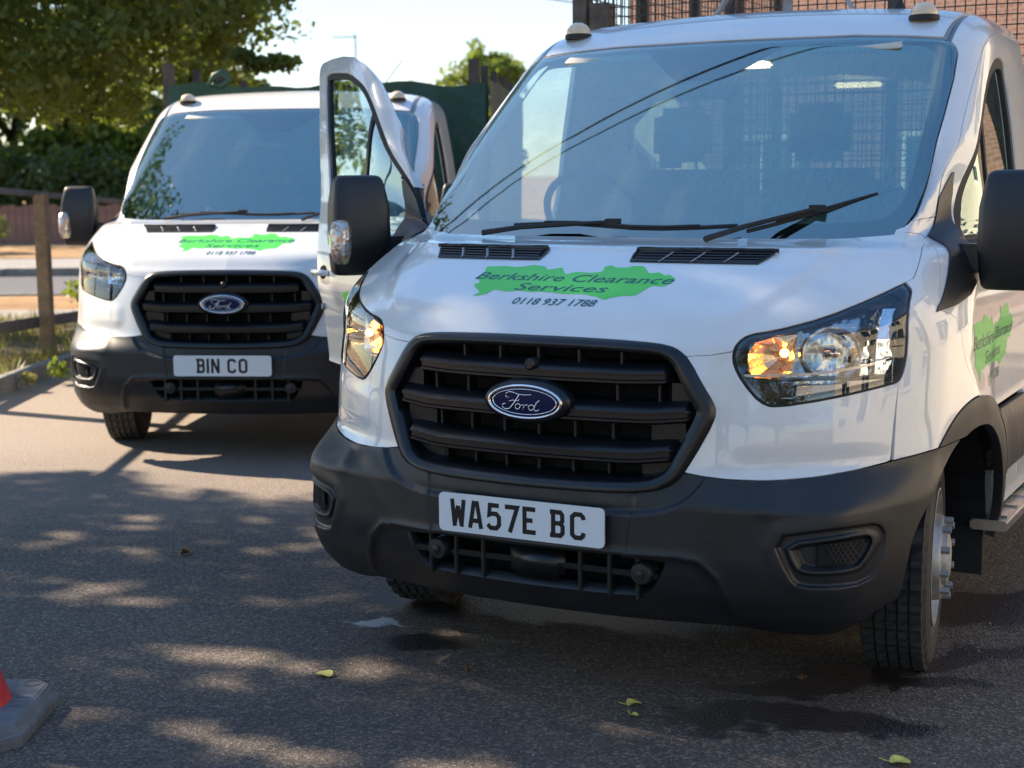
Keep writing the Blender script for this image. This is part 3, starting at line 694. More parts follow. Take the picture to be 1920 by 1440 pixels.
# ---- headlights
def headlight(sx):
    hf = head_f(sx); HLi = offset_poly(resample(HL, 60), .007); HLi2 = offset_poly(resample(HL, 60), .013)
    f_i = lambda P: np.minimum(sdp(AX(P), P[:, 2], HLi), np.minimum(P[:, 0]*sx-.3, .85-P[:, 1]))
    f_i2 = lambda P: np.minimum(sdp(AX(P), P[:, 2], HLi2), np.minimum(P[:, 0]*sx-.3, .85-P[:, 1]))
    root_me, _ = panel_mesh('headlight', SKIN, [hf, neg(f_i)], 'rubber', -.002, flange=.03, sub=1); h = obj('headlight', root_me, T1)
    me, _ = panel_mesh('headlight_lens', SKIN, [f_i], 'lamp_lens', .002, flange=0, sub=0, inset=-.001); obj('headlight_lens', me, h)
    me, _ = panel_mesh('lens_border', SKIN, [f_i, neg(f_i2)], 'black_gloss', -.004, flange=.0, sub=1, inset=0); obj('lens_border', me, h)
    P, T = SKIN; P, T = compact(P, T[(hf(P)[T] > -.03).any(1)]); P, T = clip(P, T, f_i(P)); P = snap(P, lambda Q: FB(*Q.T)+.004, 2)
    B = P.copy(); B[:, 1] += .085; B[:, 0] -= sx*.035*sstep(.80, .95, np.abs(P[:, 0])); B[:, 2] = P[:, 2]
    E_ = np.concatenate([T[:, [0, 1]], T[:, [1, 2]], T[:, [2, 0]]]); Es = np.sort(E_, 1); U, first, cnt = np.unique(Es, axis=0, return_index=True, return_counts=True); Bd = E_[first[cnt == 1]]
    n = len(P); V = np.concatenate([B, P]); F_ = np.concatenate([T, np.stack([Bd[:, 0], Bd[:, 1], n+Bd[:, 1]], 1), np.stack([Bd[:, 0], n+Bd[:, 1], n+Bd[:, 0]], 1)])
    obj('headlight_housing', mesh_np('headlight_housing', V, F_, 'lamp_housing'), h)
    def sy(x, z): return surf_y(np.array([x]), np.array([z]))[0]
    # main reflector bowl, angled with the corner
    q = MB(); pr = [(.012, .075), (.03, .070), (.05, .056), (.066, .036), (.078, .012), (.080, .004)]
    q.lathe(pr, 32, 'Y'); o = q.obj('main_reflector', 'reflector', h, smooth=True); o.location = (sx*.772, sy(.772, 1.03)+.040, 1.028); o.rotation_euler = (0, 0, sx*.45); o.scale = (1, 1, .92)
    q = MB(); q.lathe([(0, -.004), (.010, -.002), (.013, .006), (.013, .05)], 16, 'Y'); o = q.obj('bulb_cap', 'chrome', h, smooth=True); o.location = (sx*.772, sy(.772, 1.03)+.052, 1.028)
    # side wall reflector beyond the bowl
    xs = [.83, .86, .89, .91]; q = MB()
    V = [(sx*x, sy(x, z)+.05+.02*k % .03, z) for k, x in enumerate(xs) for z in (.96, 1.06, 1.14)]
    q.add(V, [(i*3+j, i*3+j+1, (i+1)*3+j+1, (i+1)*3+j) for i in range(3) for j in range(2)]); q.obj('corner_reflector', 'reflector', h)
    # amber chamber at the inner end
    c = MB()
    y_ = sy(.63, 1.02)
    pts = [(.585, 1.035), (.60, 1.065), (.64, 1.078), (.695, 1.085), (.690, .985), (.64, .968), (.605, .972), (.588, .99)]
    f_ = [(sx*x, sy(x, z)+.022, z) for x, z in pts]; m2 = [(sx*(.64+(x-.64)*.62), y_+.060, 1.022+(z-1.022)*.62) for x, z in pts]; b2 = [(sx*(.645+(x-.64)*.25), y_+.075, 1.022+(z-1.022)*.25) for x, z in pts]
    n = 8; c.add(f_+m2+b2+[(sx*.645, y_+.078, 1.022)], [(i, (i+1) % n, n+(i+1) % n, n+i) for i in range(n)]+[(n+i, n+(i+1) % n, 2*n+(i+1) % n, 2*n+i) for i in range(n)]+[(2*n+i, 2*n+(i+1) % n, 3*n) for i in range(n)])
    c.obj('indicator_reflector', 'reflector', h)
    q = MB(); q.lathe([(0, -.014), (.008, -.011), (.012, -.002), (.011, .008), (.006, .018), (.005, .03)], 16, 'Y'); bl = q.obj('indicator_bulb', 'beacon_lens', h, smooth=True); bl.location = (sx*.668, y_+.052, 1.036)
    # trim shelf and ribbed day lamp below
    for (a, b_, zz, dz, mt, nm, dep) in ((.575, .905, .962, .006, 'mirror_plastic', 'trim_shelf', .03), (.70, .80, .932, .030, 'ribbed_reflector', 'day_lamp', .035), (.60, .69, .935, .04, 'grille_gloss', 'trim_panel', .04), (.81, .90, .945, .02, 'ribbed_reflector', 'side_marker', .035)):
        q = MB(); xs = np.linspace(a, b_, 9); k = []
        for x in xs: k += [(sx*x, sy(x, zz)+dep, zz-dz/2), (sx*x, sy(x, zz)+dep, zz+dz/2), (sx*x, sy(x, zz)+dep+.03, zz+dz/2)]
        q.add(k, [(i*3+j, i*3+j+1, (i+1)*3+j+1, (i+1)*3+j) for i in range(8) for j in range(2)]); q.obj(nm, mt, h)
    q = MB(); V = []; xs = np.linspace(.58, .915, 14)
    for x in xs: zz = .978+.030*max(0, (x-.70)/.2)**2; V += [(sx*x, sy(x, zz)+.020, zz-.0035), (sx*x, sy(x, zz)+.020, zz+.0035)]
    q.add(V, [(i*2, i*2+1, i*2+3, i*2+2) for i in range(13)]); q.obj('trim_line', 'chrome', h)
    return h
for sx in (-1, 1): headlight(sx)

# ---- windscreen
trap_f = lambda P: np.minimum(sdp(P[:, 0], P[:, 2], TRAP), 1.7-P[:, 1])
wsi_f = lambda P: np.minimum(sdp(P[:, 0], P[:, 2], WSI), 1.7-P[:, 1])
see_f = lambda P: np.minimum(wsi_f(P), -trap_f(P))
YW = pchip([1.20, 1.36, 1.65, 1.975, 2.25], [.642, .825, 1.165, 1.565, 1.92])
def FW(P, off=0.0):
    ax = np.abs(P[:, 0]); z = P[:, 2]; y0 = YW(z); dy = (YW(z+.01)-YW(z-.01))/.02
    f = (y0+.115*ax*ax-P[:, 1])/np.sqrt(1+dy*dy); f = smax(f, ax-WS(z), .10+.06*sstep(1.35, 1.5, z)); return smax(f, z-(2.112-.055*ax*ax-.11*np.clip(1.95-P[:, 1], 0, 1)**2), .14)-off
WSG = [(-2, 1.295), (.70, 1.295), (.80, 1.325)] + WSO[4:]
wsg_f = lambda P: np.minimum(sdp(AX(P), P[:, 2], WSG), np.minimum(1.72-P[:, 1], .3+P[:, 1]))
ws = panel('windscreen', [wsg_f], 'windscreen_glass', fn=lambda Q: FW(Q, -.002), flange=0, inset=.004)
panel('windscreen_border', [wsg_f, neg(see_f)], 'black_gloss', fn=lambda Q: FW(Q, -.007), flange=.0, sub=1, parent=ws, inset=.002)
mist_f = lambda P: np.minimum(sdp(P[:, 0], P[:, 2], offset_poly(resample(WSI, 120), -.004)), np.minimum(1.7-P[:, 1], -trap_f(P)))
mist = panel('condensation_haze', [mist_f], 'condensation_haze', fn=lambda Q: FW(Q, -.0045), flange=0, parent=ws, inset=0)  # damp beads with painted haze over the whole pane
def on_ws(x, z, off): y = surf_y(np.array([x]), np.array([z]), off)[0]; return Vector((x, y, z))
def wiper(pts_blade, piv, joint, name='wiper'):
    q = MB(); pb = [on_ws(x, z, o) for x, z, o in pts_blade]
    q.tube(pb, .0065, 6); q.tube([p+Vector((0, -.005, .006)) for p in pb[1:-1]], .0045, 6)
    q.tube([on_ws(*piv), on_ws((piv[0]*.7+joint[0]*.3), (piv[1]*.7+joint[1]*.3)+.008, .035), on_ws(*joint)], [.0095, .008, .006], 6)
    j = on_ws(*joint); q.box(j, (.046, .024, .020), 0); return q.obj(name, 'rubber', T1, bevel=0)
wiper([(x, 1.352+.006*math.sin(i), .014) for i, x in enumerate(np.linspace(-.44, .335, 8))], (-.50, 1.330, .02), (-.075, 1.366, .030))
wiper([(x, 1.340+(x-.38)*.315, .014) for x in np.linspace(.385, .778, 7)], (.30, 1.322, .02), (.555, 1.408, .030))

# ---- the rest of the skin: fenders, cab frame, roof
fen_top = lambda P: (1.372+.06*(P[:, 1]-.95)) - P[:, 2]
fen_reg = lambda s: [lambda P: P[:, 0]*s-.5, fen_top, lambda P: 1.35-P[:, 1], neg(hood_f), lambda P: P[:, 2]-.3, neg(wso_f), neg(head_f(s)), neg(side_f(DOOR, s)), lambda P: arch_r(P)-.520,
                     lambda P: P[:, 2]-BT(AX(P)), lambda P: np.maximum(AX(P)-.921, np.minimum(P[:, 2]-.965, AX(P)-.80))]
for sx in (-1, 1): panel('fender', fen_reg(sx), WHITE, flange=.02)
roof_f = lambda P: np.minimum(np.minimum(P[:, 2]-1.93, .752+.02*(P[:, 1]-1.6)-AX(P)), np.minimum(sdp(AX(P), P[:, 2], [(-2, 1.993), (.45, 1.984), (.62, 1.975), (.9, 1.95), (.9, 3), (-2, 3)]) + (P[:, 1] > 1.85)*3.0, 2.36-P[:, 1]))
roof = panel('roof', [roof_f], WHITE, flange=.012)
panel('windscreen_header', [lambda P: np.minimum(P[:, 2]-1.9, .765-AX(P)), lambda P: 1.75-P[:, 1], neg(wso_f), neg(roof_f)], 'steel_paint', off=-.004, flange=0, inset=-.001, parent=roof)
rearwin = smooth_poly([(-.74, 1.42), (.74, 1.42), (.74, 1.90), (-.74, 1.90)], 2)
rw_f = lambda P: np.minimum(sdp(P[:, 0], P[:, 2], rearwin), P[:, 1]-2.2)
frame = panel('cab_frame', [lambda P: P[:, 2]-.46, neg(roof_f), neg(wso_f), neg(side_f(DOOR, 1)), neg(side_f(DOOR, -1)), neg(rw_f), lambda P: np.maximum(np.maximum(-fen_top(P), P[:, 1]-1.35), -hood_f(P)*0-1), lambda P: np.maximum(P[:, 1]-1.8, P[:, 2]-1.3),
     lambda P: -np.minimum(np.minimum(P[:, 2]-1.93, .780-AX(P)), np.minimum(2.36-P[:, 1], 1.8-P[:, 1]+1))], WHITE, flange=.02)
for sx in (-1, 1):   # drip channel between roof and side
    panel('roof_channel', [lambda P: np.minimum(P[:, 2]-1.93, np.minimum(AX(P)-.750, .784-AX(P))), lambda P: P[:, 0]*sx, lambda P: 2.37-P[:, 1], neg(wso_f)], 'steel_paint', off=-.010, flange=0, parent=roof, inset=0)

# lining seen through the glass
lin = panel('cab_lining', [lambda P: P[:, 2]-.80, lambda P: -np.minimum(sdp(AX(P), P[:, 2], [(-2, 1.30), (.80, 1.36), (.80, 1.9), (.76, 1.95), (-2, 1.97)]), 1.8-P[:, 1]), lambda P: P[:, 1]-1.0, neg(side_f(offset_poly(resample(WIN, 40), .0), 1)), neg(side_f(DOOR, -1)), neg(rw_f)], 'headliner', off=-.045, flange=0)

# ---- side cladding, sills, arch lips
for sx in (-1, 1):
    sgn = lambda P: P[:, 0]*sx-.5
    panel('arch_lip', [sgn, lambda P: .517-arch_r(P), lambda P: arch_r(P)-.43, lambda P: P[:, 2]-.33, lambda P: np.maximum(P[:, 1]-.93, P[:, 2]-BT(AX(P))), lambda P: np.maximum(arch_r(P)-.478+.0*P[:, 1], P[:, 1]-.95)*0+1], 'bumper_plastic', off=.012, flange=.03, sub=1)
    panel('side_cladding', [sgn, lambda P: np.minimum(.755-P[:, 2], P[:, 2]-.53), lambda P: arch_r(P)-.520, lambda P: P[:, 1]-1.0, lambda P: 2.40-P[:, 1]], 'bumper_plastic', off=.014, flange=.03, inset=.003)
    q = MB(); q.box((sx*.985, 1.93, .465), (.05, 1.05, .145)); q.obj('sill', WHITE, T1, bevel=.012)
    q = MB(); q.box((sx*1.005, 2.15, .368), (.12, 1.6, .035)); s_ = q.obj('side_step', 'satin_metal', T1, bevel=.006)
    for yy in np.linspace(1.42, 2.85, 9):
        q = MB(); q.box((sx*1.008, yy, .3885), (.09, .012, .006)); q.obj('step_tread', 'satin_metal', s_)
    # inner arch liner
    q = MB(); n = 14; V = []
    for i in range(n+1):
        a = .05+2.62*i/n; V += [(sx*.99, AC[0]+.455*math.cos(a), AC[1]+.455*math.sin(a)), (sx*.60, AC[0]+.455*math.cos(a), AC[1]+.455*math.sin(a))]
    q.add(V, [(2*i, 2*i+1, 2*i+3, 2*i+2) for i in range(n)]); q.obj('arch_liner', 'mirror_plastic', T1)
    q = MB(); q.box((sx*.88, 1.40, .40), (.20, .012, .42)); q.obj('mud_flap', 'rubber', T1)
q = MB(); q.box((0, 1.05, .78), (1.2, .9, .78)); q.box((0, 2.6, .52), (1.0, 3.2, .25)); q.box((0, 1.9, .80), (1.75, 1.0, .60)); q.box((0, .40, .42), (1.1, .25, .10)); q.tube([(-.85, .93, .35), (.85, .93, .35)], .05); q.tube([(-.85, 3.75, .35), (.85, 3.75, .35)], .08); q.obj('chassis', 'interior_dark', T1)  # first box is an unseen filler added in the engine bay to block light

# ---- doors
def rot_about(P, th, c=(-1.0, .95)):
    P = np.array(P, float); x, y = P[:, 0]-c[0], P[:, 1]-c[1]; cs, sn = math.cos(th), math.sin(th)
    P[:, 0] = c[0]+cs*x-sn*y; P[:, 1] = c[1]+sn*x+cs*y; return P
def logo_text(parent_map, side): pass
LOGO = [(-0.306,1.2419),(-0.244,1.2447),(-0.204,1.2427),(-0.173,1.2448),(-0.151,1.2494),(-0.106,1.2461),(-0.089,1.2381),(-0.046,1.2446),(-0.018,1.2272),(0.009,1.2347),(0.057,1.2328),(0.092,1.2363),(0.085,1.2498),(0.103,1.2527),(0.122,1.2476),(0.158,1.2482),(0.167,1.2524),(0.202,1.253),(0.221,1.2439),(0.236,1.2347),(0.265,1.2379),(0.288,1.2302),(0.3,1.2331),(0.327,1.2216),(0.318,1.2109),(0.308,1.2028),(0.271,1.2047),(0.261,1.1953),(0.241,1.179),(0.205,1.1782),(0.176,1.1735),(0.159,1.1665),(0.132,1.1738),(0.083,1.1793),(0.03,1.178),(-0.03,1.1818),(-0.061,1.1824),(-0.089,1.1802),(-0.127,1.1833),(-0.17,1.1793),(-0.211,1.1837),(-0.229,1.1707),(-0.27,1.1642),(-0.254,1.1769),(-0.286,1.1886),(-0.297,1.1953),(-0.279,1.2),(-0.298,1.2108),(-0.294,1.2251)]
# arc length up the hood for the height z, so that the print keeps its proportions
zt = np.linspace(1.09, 1.30, 200); yt = Y0(zt); st = np.r_[0, np.cumsum(np.hypot(np.diff(zt), np.diff(yt)))]
z2s = lambda z: np.interp(z, zt, st); s2z = lambda s: np.interp(s, st, zt)
def text_2d(body, size, italic=.25, bold=.0):
    cu = bpy.data.curves.new('t', 'FONT'); cu.body = body; cu.size = size; cu.shear = italic; cu.resolution_u = 3; cu.offset = bold; cu.space_character = 1.0
    o = bpy.data.objects.new('t', cu); COL.objects.link(o); bpy.context.view_layer.update()
    me = o.to_mesh(); V = [tuple(v.co[:2]) for v in me.vertices]; F = [tuple(p.vertices) for p in me.polygons]; o.to_mesh_clear(); bpy.data.objects.remove(o); bpy.data.curves.remove(cu)
    return np.array(V), F
TXT = []
for body, x0, x1, zb, zc in (('Berkshire Clearance', -.308, .326, 1.2105, 1.2290), ('Services', -.147, .150, 1.186, 1.204), ('0118 937 1788', -.122, .142, 1.1505, 1.1675)):
    V, F = text_2d(body, 1.0, .25, .006); w0, w1 = V[:, 0].min(), V[:, 0].max(); cap = .729 if True else 1
    hs = z2s(zc)-z2s(zb); V = V.copy(); V[:, 0] = x0+(V[:, 0]-w0)/(w1-w0)*(x1-x0); V[:, 1] = z2s(zb)+V[:, 1]/cap*hs
    TXT.append((V, F))
LG2 = np.array([(x, z2s(z)) for x, z in LOGO])
lg_f = lambda P: np.minimum(sdp(P[:, 0], P[:, 2], LOGO), .7-P[:, 1])
lgo = panel('hood_logo', [lg_f, hood_f], 'logo_green', off=.0007, flange=0, sub=1, inset=0, parent=hood)
V = np.concatenate([v for v, f in TXT]); F = []; b0 = 0
for v, f in TXT: F += [tuple(i+b0 for i in q) for q in f]; b0 += len(v)
x_, z_ = V[:, 0], s2z(V[:, 1]-.0); y_ = surf_y(x_, z_, .0013)
b0 = 0
for v, f in TXT:
    n = len(v); obj('hood_lettering', mesh_np('hood_lettering', np.stack([x_, y_, z_], 1)[b0:b0+n], f, 'logo_teal'), hood); b0 += n

def mirror_parts(sx, parent, X):
    """door mirror in the closed-door frame, X maps points"""
    q = MB(); cx, cz = sx*1.120, 1.342
    V = []
    for z, w, y0, y1 in ((cz-.180, .098, .985, 1.062), (cz-.06, .108, .950, 1.072), (cz+.08, .106, .955, 1.072), (cz+.178, .084, .985, 1.062)):
        for u, y in ((-w, y0+.012), (w, y0+.022), (w, y1+.020), (-w, y1-.01)): V.append((cx+sx*u, y, z))
    q.add(X(V), [(3, 2, 1, 0), (12, 13, 14, 15)]+[(4*i+j, 4*i+(j+1) % 4, 4*i+4+(j+1) % 4, 4*i+4+j) for i in range(3) for j in range(4)])
    me = q.mesh('door_mirror', 'mirror_plastic', smooth=True)
    bm = bmesh.new(); bm.from_mesh(me); bmesh.ops.bevel(bm, geom=[e for e in bm.edges if e.calc_face_angle(0) > .6], offset=.034, segments=5, affect='EDGES', clamp_overlap=True, profile=.6)
    for _ in range(2): bmesh.ops.smooth_vert(bm, verts=bm.verts, factor=.35, use_axis_x=True, use_axis_y=True, use_axis_z=True)
    bm.to_mesh(me); bm.free(); me.polygons.foreach_set('use_smooth', [True]*len(me.polygons)); mo = obj('door_mirror', me, parent)
    def ring(w, h, y):
        return [(cx+sx*w*math.copysign(abs(math.cos(a_))**.42, math.cos(a_))*(1-.10*math.sin(a_)), y+.01*math.cos(a_), cz+h*math.copysign(abs(math.sin(a_))**.42, math.sin(a_))) for a_ in np.linspace(0, 2*math.pi, 28, endpoint=False)]
    q = MB(); q.add(X(ring(.090, .160, 1.072)), [tuple(range(28))]); q.obj('mirror_glass', 'reflector', mo)
    # arm and lower band
    q = MB(); A = []
    def bx(x0, x1, y0, y1, z0, z1):
        V = [(sx*x, y, z) for z in (z0, z1) for x, y in ((x0, y0), (x1, y0), (x1, y1), (x0, y1))]; q.add(X(V), [(3, 2, 1, 0), (4, 5, 6, 7), (0, 1, 5, 4), (1, 2, 6, 5), (2, 3, 7, 6), (3, 0, 4, 7)])
    bx(.93, 1.06, 1.0, 1.09, 1.215, 1.30)
    q.obj('mirror_arm', 'mirror_plastic', mo, bevel=.012)
    q = MB(); V = []
    for z, k_ in ((1.207, .7), (1.245, 1), (1.325, 1), (1.363, .7)):
        for x, y in ((1.150, .972), (1.178, .944), (1.208, .948), (1.224, .985), (1.222, 1.03), (1.15, 1.03)): V.append((sx*(1.194+(x-1.18)*k_), .99+(y-.99)*k_, z))
    q.add(X(V), [tuple(range(6))[::-1], tuple(range(18, 24))]+[(6*i+j, 6*i+(j+1) % 6, 6*i+6+(j+1) % 6, 6*i+6+j) for i in range(3) for j in range(6)]); q.obj('indicator_lens', 'indicator_clear', mo, bevel=.006, smooth=True)
    return mo
m, nt, b = new_mat('indicator_clear')
nt.links.new(ramp(nt, noise(nt, 28, 2, .4), [(.42, (.62, .62, .60)), (.56, (.55, .30, .16)), (.64, (.70, .70, .68))]), b.inputs['Base Color']); b.inputs['Roughness'].default_value = .08; b.inputs['Coat Weight'].default_value = 1; b.inputs['Metallic'].default_value = .5
bump(nt, b, noise(nt, 60, 2), .5, .01)

def make_door(sx, th, root):
    X = (lambda V: V) if th == 0 else (lambda V: [tuple(p) for p in rot_about(np.array(V), th)])
    def fix(me, N=None):
        if th == 0: return me
        co = np.empty(len(me.vertices)*3); me.vertices.foreach_get('co', co); co = rot_about(co.reshape(-1, 3), th); me.vertices.foreach_set('co', co.ravel())
        return me
    def pm(name, fields, mat, off=0.0, parent=None, **k):
        me, (P, T) = panel_mesh(name, SKIN, fields, mat, off, **k)
        if th:
            N = np.array([tuple(n.vector) for n in me.corner_normals]); li = np.empty(len(me.loops), int); me.loops.foreach_get('vertex_index', li)
            VN = np.zeros((len(me.vertices), 3)); VN[li] = N; VN = rot_about(VN+[-1.0, .95, 0], th)-[-1.0, .95, 0]
            me = mesh_np(name, rot_about(P, th), T, mat, VN)
        return obj(name, me, parent)
    WW, DD = (WIN_O, DOOR_O) if th else (WIN, DOOR)
    WINo = resample(WW, 60)
    df, wf = side_f(DD, sx), side_f(WW, sx); rim = side_f(offset_poly(WINo, .014), sx); rim2 = side_f(offset_poly(WINo, .024 if th else .034), sx); sf = side_f(SAIL, sx)
    d = pm('door', [df, neg(wf)], WHITE, parent=root, flange=.045)
    pm('window_seal', [wf, neg(rim2)], 'rubber', -.008, parent=d, flange=.02, sub=1, inset=0)
    g = pm('window_glass', [rim], 'side_glass', -.018, parent=d, flange=0, inset=0)
    pm('window_bar', [side_f([(1.50, 1.2), (1.525, 1.2), (1.56, 1.9), (1.535, 1.9)], sx), wf], 'rubber', -.012, parent=d, flange=.01, inset=0)
    pm('mirror_mount', [sf, lambda P: P[:, 1]-(.965 if th else .3)], 'mirror_plastic', .007, parent=d, flange=.03, inset=0)
    pm('door_lining', [df, neg(rim)], 'interior_grey' if sx > 0 else 'headliner', -.055, parent=d, flange=0)
    # print on the door
    ly = lambda x: 1.24+x*(1 if sx > 0 else -1)*1.0*1.03; lz = lambda s: .985+(s-z2s(1.21))*1.0
    lp = [(ly(x), lz(s)) for x, s in LG2]
    lo2 = pm('door_logo', [side_f(lp, sx)], 'logo_green', .0007, parent=d, flange=0, sub=1, inset=0)
    yy, zz = ly(V_ALL[:, 0]), lz(V_ALL[:, 1]); xs = solve_x(sx, yy, zz, .0013); Pt = np.stack([xs, yy, zz], 1)
    if th: Pt = rot_about(Pt, th)
    FF = F_ALL if sx > 0 else [tuple(reversed(f)) for f in F_ALL]
    b0 = 0
    for v, f in TXT:
        n = len(v); obj('door_lettering', mesh_np('door_lettering', Pt[b0:b0+n], f if sx > 0 else [tuple(reversed(q_)) for q_ in f], 'logo_teal'), d); b0 += n
    # handle
    q = MB(); xh = solve_x(sx, np.array([1.90]), np.array([1.12]), 0)[0]
    oy = -.10 if th else 0
    pts = [(xh, 1.86+oy, 1.125), (xh+sx*.028, 1.875+oy, 1.128), (xh+sx*.034, 1.92+oy, 1.128), (xh+sx*.028, 1.98+oy, 1.125), (xh, 2.00+oy, 1.122)]
    q.tube(X(pts), .012, 8); q.obj('door_handle', WHITE, d, smooth=True)
    q = MB(); q.lathe([(0, .004), (.03, .004), (.034, -.004)], 20, 'X'); V = [(xh+sx*v[0], 1.93+oy+v[1]*1.3, 1.125+v[2]*.9) for v in q.V]; q.V = X(V); q.obj('handle_recess', 'void_black', d)
    q = MB(); q.lathe([(0, .006), (.012, .006), (.016, -.004)], 16, 'X'); V = [(xh+sx*v[0], 1.94+oy+v[1], .985+v[2]) for v in q.V]; q.V = X(V); q.obj('door_lock', 'steel_paint', d)
    mirror_parts(sx, d, X)
    return d
V_ALL = V; F_ALL = F
def solve_x(sx, y, z, off):
    a = np.full(y.shape, .6); b_ = np.full(y.shape, 1.25)
    for _ in range(30):
        m_ = (a+b_)/2; v = FB(m_*sx, y, z)-off; a = np.where(v < 0, m_, a); b_ = np.where(v < 0, b_, m_)
    return sx*a

# ---- wheels
def tyre_mesh():
    n = 132; prof = [(.215, .0), (.25, -.012), (.30, -.014), (.328, -.004), (.341, .010)]          # (radius, inset from outer face) outer shoulder
    xs = [(-.0975+.0), ]
    W2 = .0975; cols = [(.20, W2-.012), (.235, W2+.002), (.285, W2+.004), (.318, W2-.002), (.337, W2-.012)]
    tr = []
    edges = [.0835, .052, .046, .020, .014]
    x = .0835
    for a, b_ in ((.0835, .052), (.046, .019), (.013, -.013), (-.019, -.046), (-.052, -.0835)):
        tr += [(.347, a, 1), (.349, b_, 1), (.338, b_-.0005, 0), (.338, b_-.0055, 0)]
    tr = tr[:-2]
    P_ = [(r, x, 0) for r, x in cols]+tr+[(r, -x, 0) for r, x in reversed(cols)]
    V = []; k = len(P_)
    for i in range(n):
        a = 2*math.pi*i/n
        for j, (r, x, t) in enumerate(P_):
            rr = r
            if t:
                ph = (i + (j*2)) % 4
                if ph == 0: rr -= .008
            if abs(abs(x)-(W2-.012)) < .002 and r > .33 and (i % 4) in (0,): rr -= .008
            V.append((x, rr*math.cos(a), rr*math.sin(a)))
    F = [(i*k+j, i*k+j+1, ((i+1) % n)*k+j+1, ((i+1) % n)*k+j) for i in range(n) for j in range(k-1)]
    m = MB(); m.add(V, F); return m.mesh('tyre', 'tyre_rubber')
simple('tyre_rubber', (.028, .027, .026), .75, nscale=20, namp=.4, bs=.2, bscale=80)
TY = tyre_mesh()
def rim_mesh(front):
    m = MB(); o = .0975
    pr = [(.205, o-.012), (.212, o+.003), (.205, o+.004), (.198, o-.012), (.186, o-.035), (.160, o-.045), (.134, o-.02), (.130, o+.012), (.125, o+.020), (.108, o+.021), (.105, o+.022), (.085, o+.020), (.080, o+.035), (.05, o+.042), (.0, o+.044)]
    if not front: pr = [(.205, o-.012), (.212, o+.004), (.198, o-.01), (.185, o-.06), (.16, o-.10), (.09, o-.11), (.08, o-.06), (0, o-.05)]
    m.lathe(pr, 40); return m.mesh('rim', 'rim_paint', autosmooth=50)
simple('rim_paint', (.42, .40, .37), .38, .35, nscale=10, namp=.4)
RIMF, RIMR = rim_mesh(True), rim_mesh(False)
nutm = MB(); nutm.lathe([(.0, .030), (.011, .030), (.012, .022), (.012, -.005)], 6); NUT = nutm.mesh('wheel_nut', 'steel_paint')
def wheel(x, y, sx, front=True):
    w = obj('wheel', TY, T1, (x, y, .350), (0, 0, 0 if sx > 0 else math.pi))
    if front:
        w.rotation_euler[2] += .15
    r_ = obj('rim', RIMF if front else RIMR, w)
    if front:
        for k in range(10):
            a = 2*math.pi*k/10+.2; obj('wheel_nut', NUT, w, (.0975+.016, .114*math.cos(a), .114*math.sin(a)))
    return w
wheel(.838, .92, 1); wheel(-.838, .92, -1)
for x in (.60, .82): wheel(x, 3.75, 1, False); wheel(-x, 3.75, -1, False)

# ---- roof fittings
for sx in (-1, 1):
    bx_, by_ = sx*.66, 1.73; zz = 2.05
    zg = np.linspace(1.9, 2.2, 61); zz = zg[np.argmax(FB(np.full(61, bx_), np.full(61, by_), zg) > 0)]
    q = MB(); q.lathe([(.052, -.01), (.052, .006), (.047, .009)], 28, 'Z', (bx_, by_, zz)); bc = q.obj('roof_beacon', 'rubber', T1, autosmooth=40)
    q = MB(); q.lathe([(.046, .007), (.047, .014), (.043, .029), (.031, .044), (.017, .051), (.0, .053)], 28, 'Z', (bx_, by_, zz)); q.obj('beacon_dome', 'beacon_lens', bc, smooth=True)
q = MB(); q.lathe([(.026, 0), (.022, .012), (.010, .035), (.005, .05)], 12, 'Z', (.52, 1.95, 2.085)); q.tube([(.52, 1.95, 2.12), (.56, 2.05, 2.20), (.62, 2.2, 2.32)], .003, 6); q.obj('aerial', 'rubber', T1, smooth=True)

# ---- cabin
seat = MB()
def soft_box(name, c, d, mat, rx=0, bev=.04, parent=T1):
    q = MB(); q.box(c, d, rx=rx); return q.obj(name, mat, parent, bevel=bev, smooth=True)
for cx in (-.345, .21):
    s_ = soft_box('seat', (cx, 2.05, 1.22), (.46, .13, .62), 'interior_dark', -.12)
    soft_box('headrest', (cx if cx > 0 else cx, 2.02, 1.665), (.235, .10, .21), 'interior_dark', -.08, .035, s_)
    q = MB(); 
    for dx in (-.05, .05): q.tube([(cx+dx, 2.04, 1.50), (cx+dx, 2.03, 1.60)], .006, 6)
    q.obj('headrest_stalk', 'chrome', s_)
    soft_box('seat_cushion', (cx, 1.78, .93), (.44, .50, .14), 'interior_dark', 0, .04, s_)
da = MB(); V = []; xs = np.linspace(-.80, .80, 17)
for x in xs:
    b_ = .13*x*x*1.0; V += [(x, .86+b_, 1.325), (x, 1.0+b_*.8, 1.33+.012*math.cos(x*6)), (x, 1.22+b_*.3, 1.345-.02*abs(x)), (x, 1.32, 1.28), (x, 1.34, .95)]
da.add(V, [(i*5+j, i*5+j+1, (i+1)*5+j+1, (i+1)*5+j) for i in range(16) for j in range(4)]); da.obj('dashboard', 'interior_grey', T1, smooth=True)
q = MB(); n = 36; V = []
for i in range(n):
    a = 2*math.pi*i/n
    for j in range(8):
        b2 = 2*math.pi*j/8; r = .19+.014*math.cos(b2); V.append((-.46+r*math.cos(a), 1.45+.014*math.sin(b2)-r*math.sin(a)*.55, 1.36+r*math.sin(a)*.83))
q.add(V, [(i*8+j, i*8+(j+1) % 8, ((i+1) % n)*8+(j+1) % 8, ((i+1) % n)*8+j) for i in range(n) for j in range(8)]); q.tube([(-.46, 1.30, 1.24), (-.46, 1.45, 1.36)], .03, 8); q.obj('steering_wheel', 'interior_dark', T1, smooth=True)
soft_box('rear_view_mirror', (-.07, 1.55, 1.812), (.25, .035, .072), 'interior_dark', .1, .014)
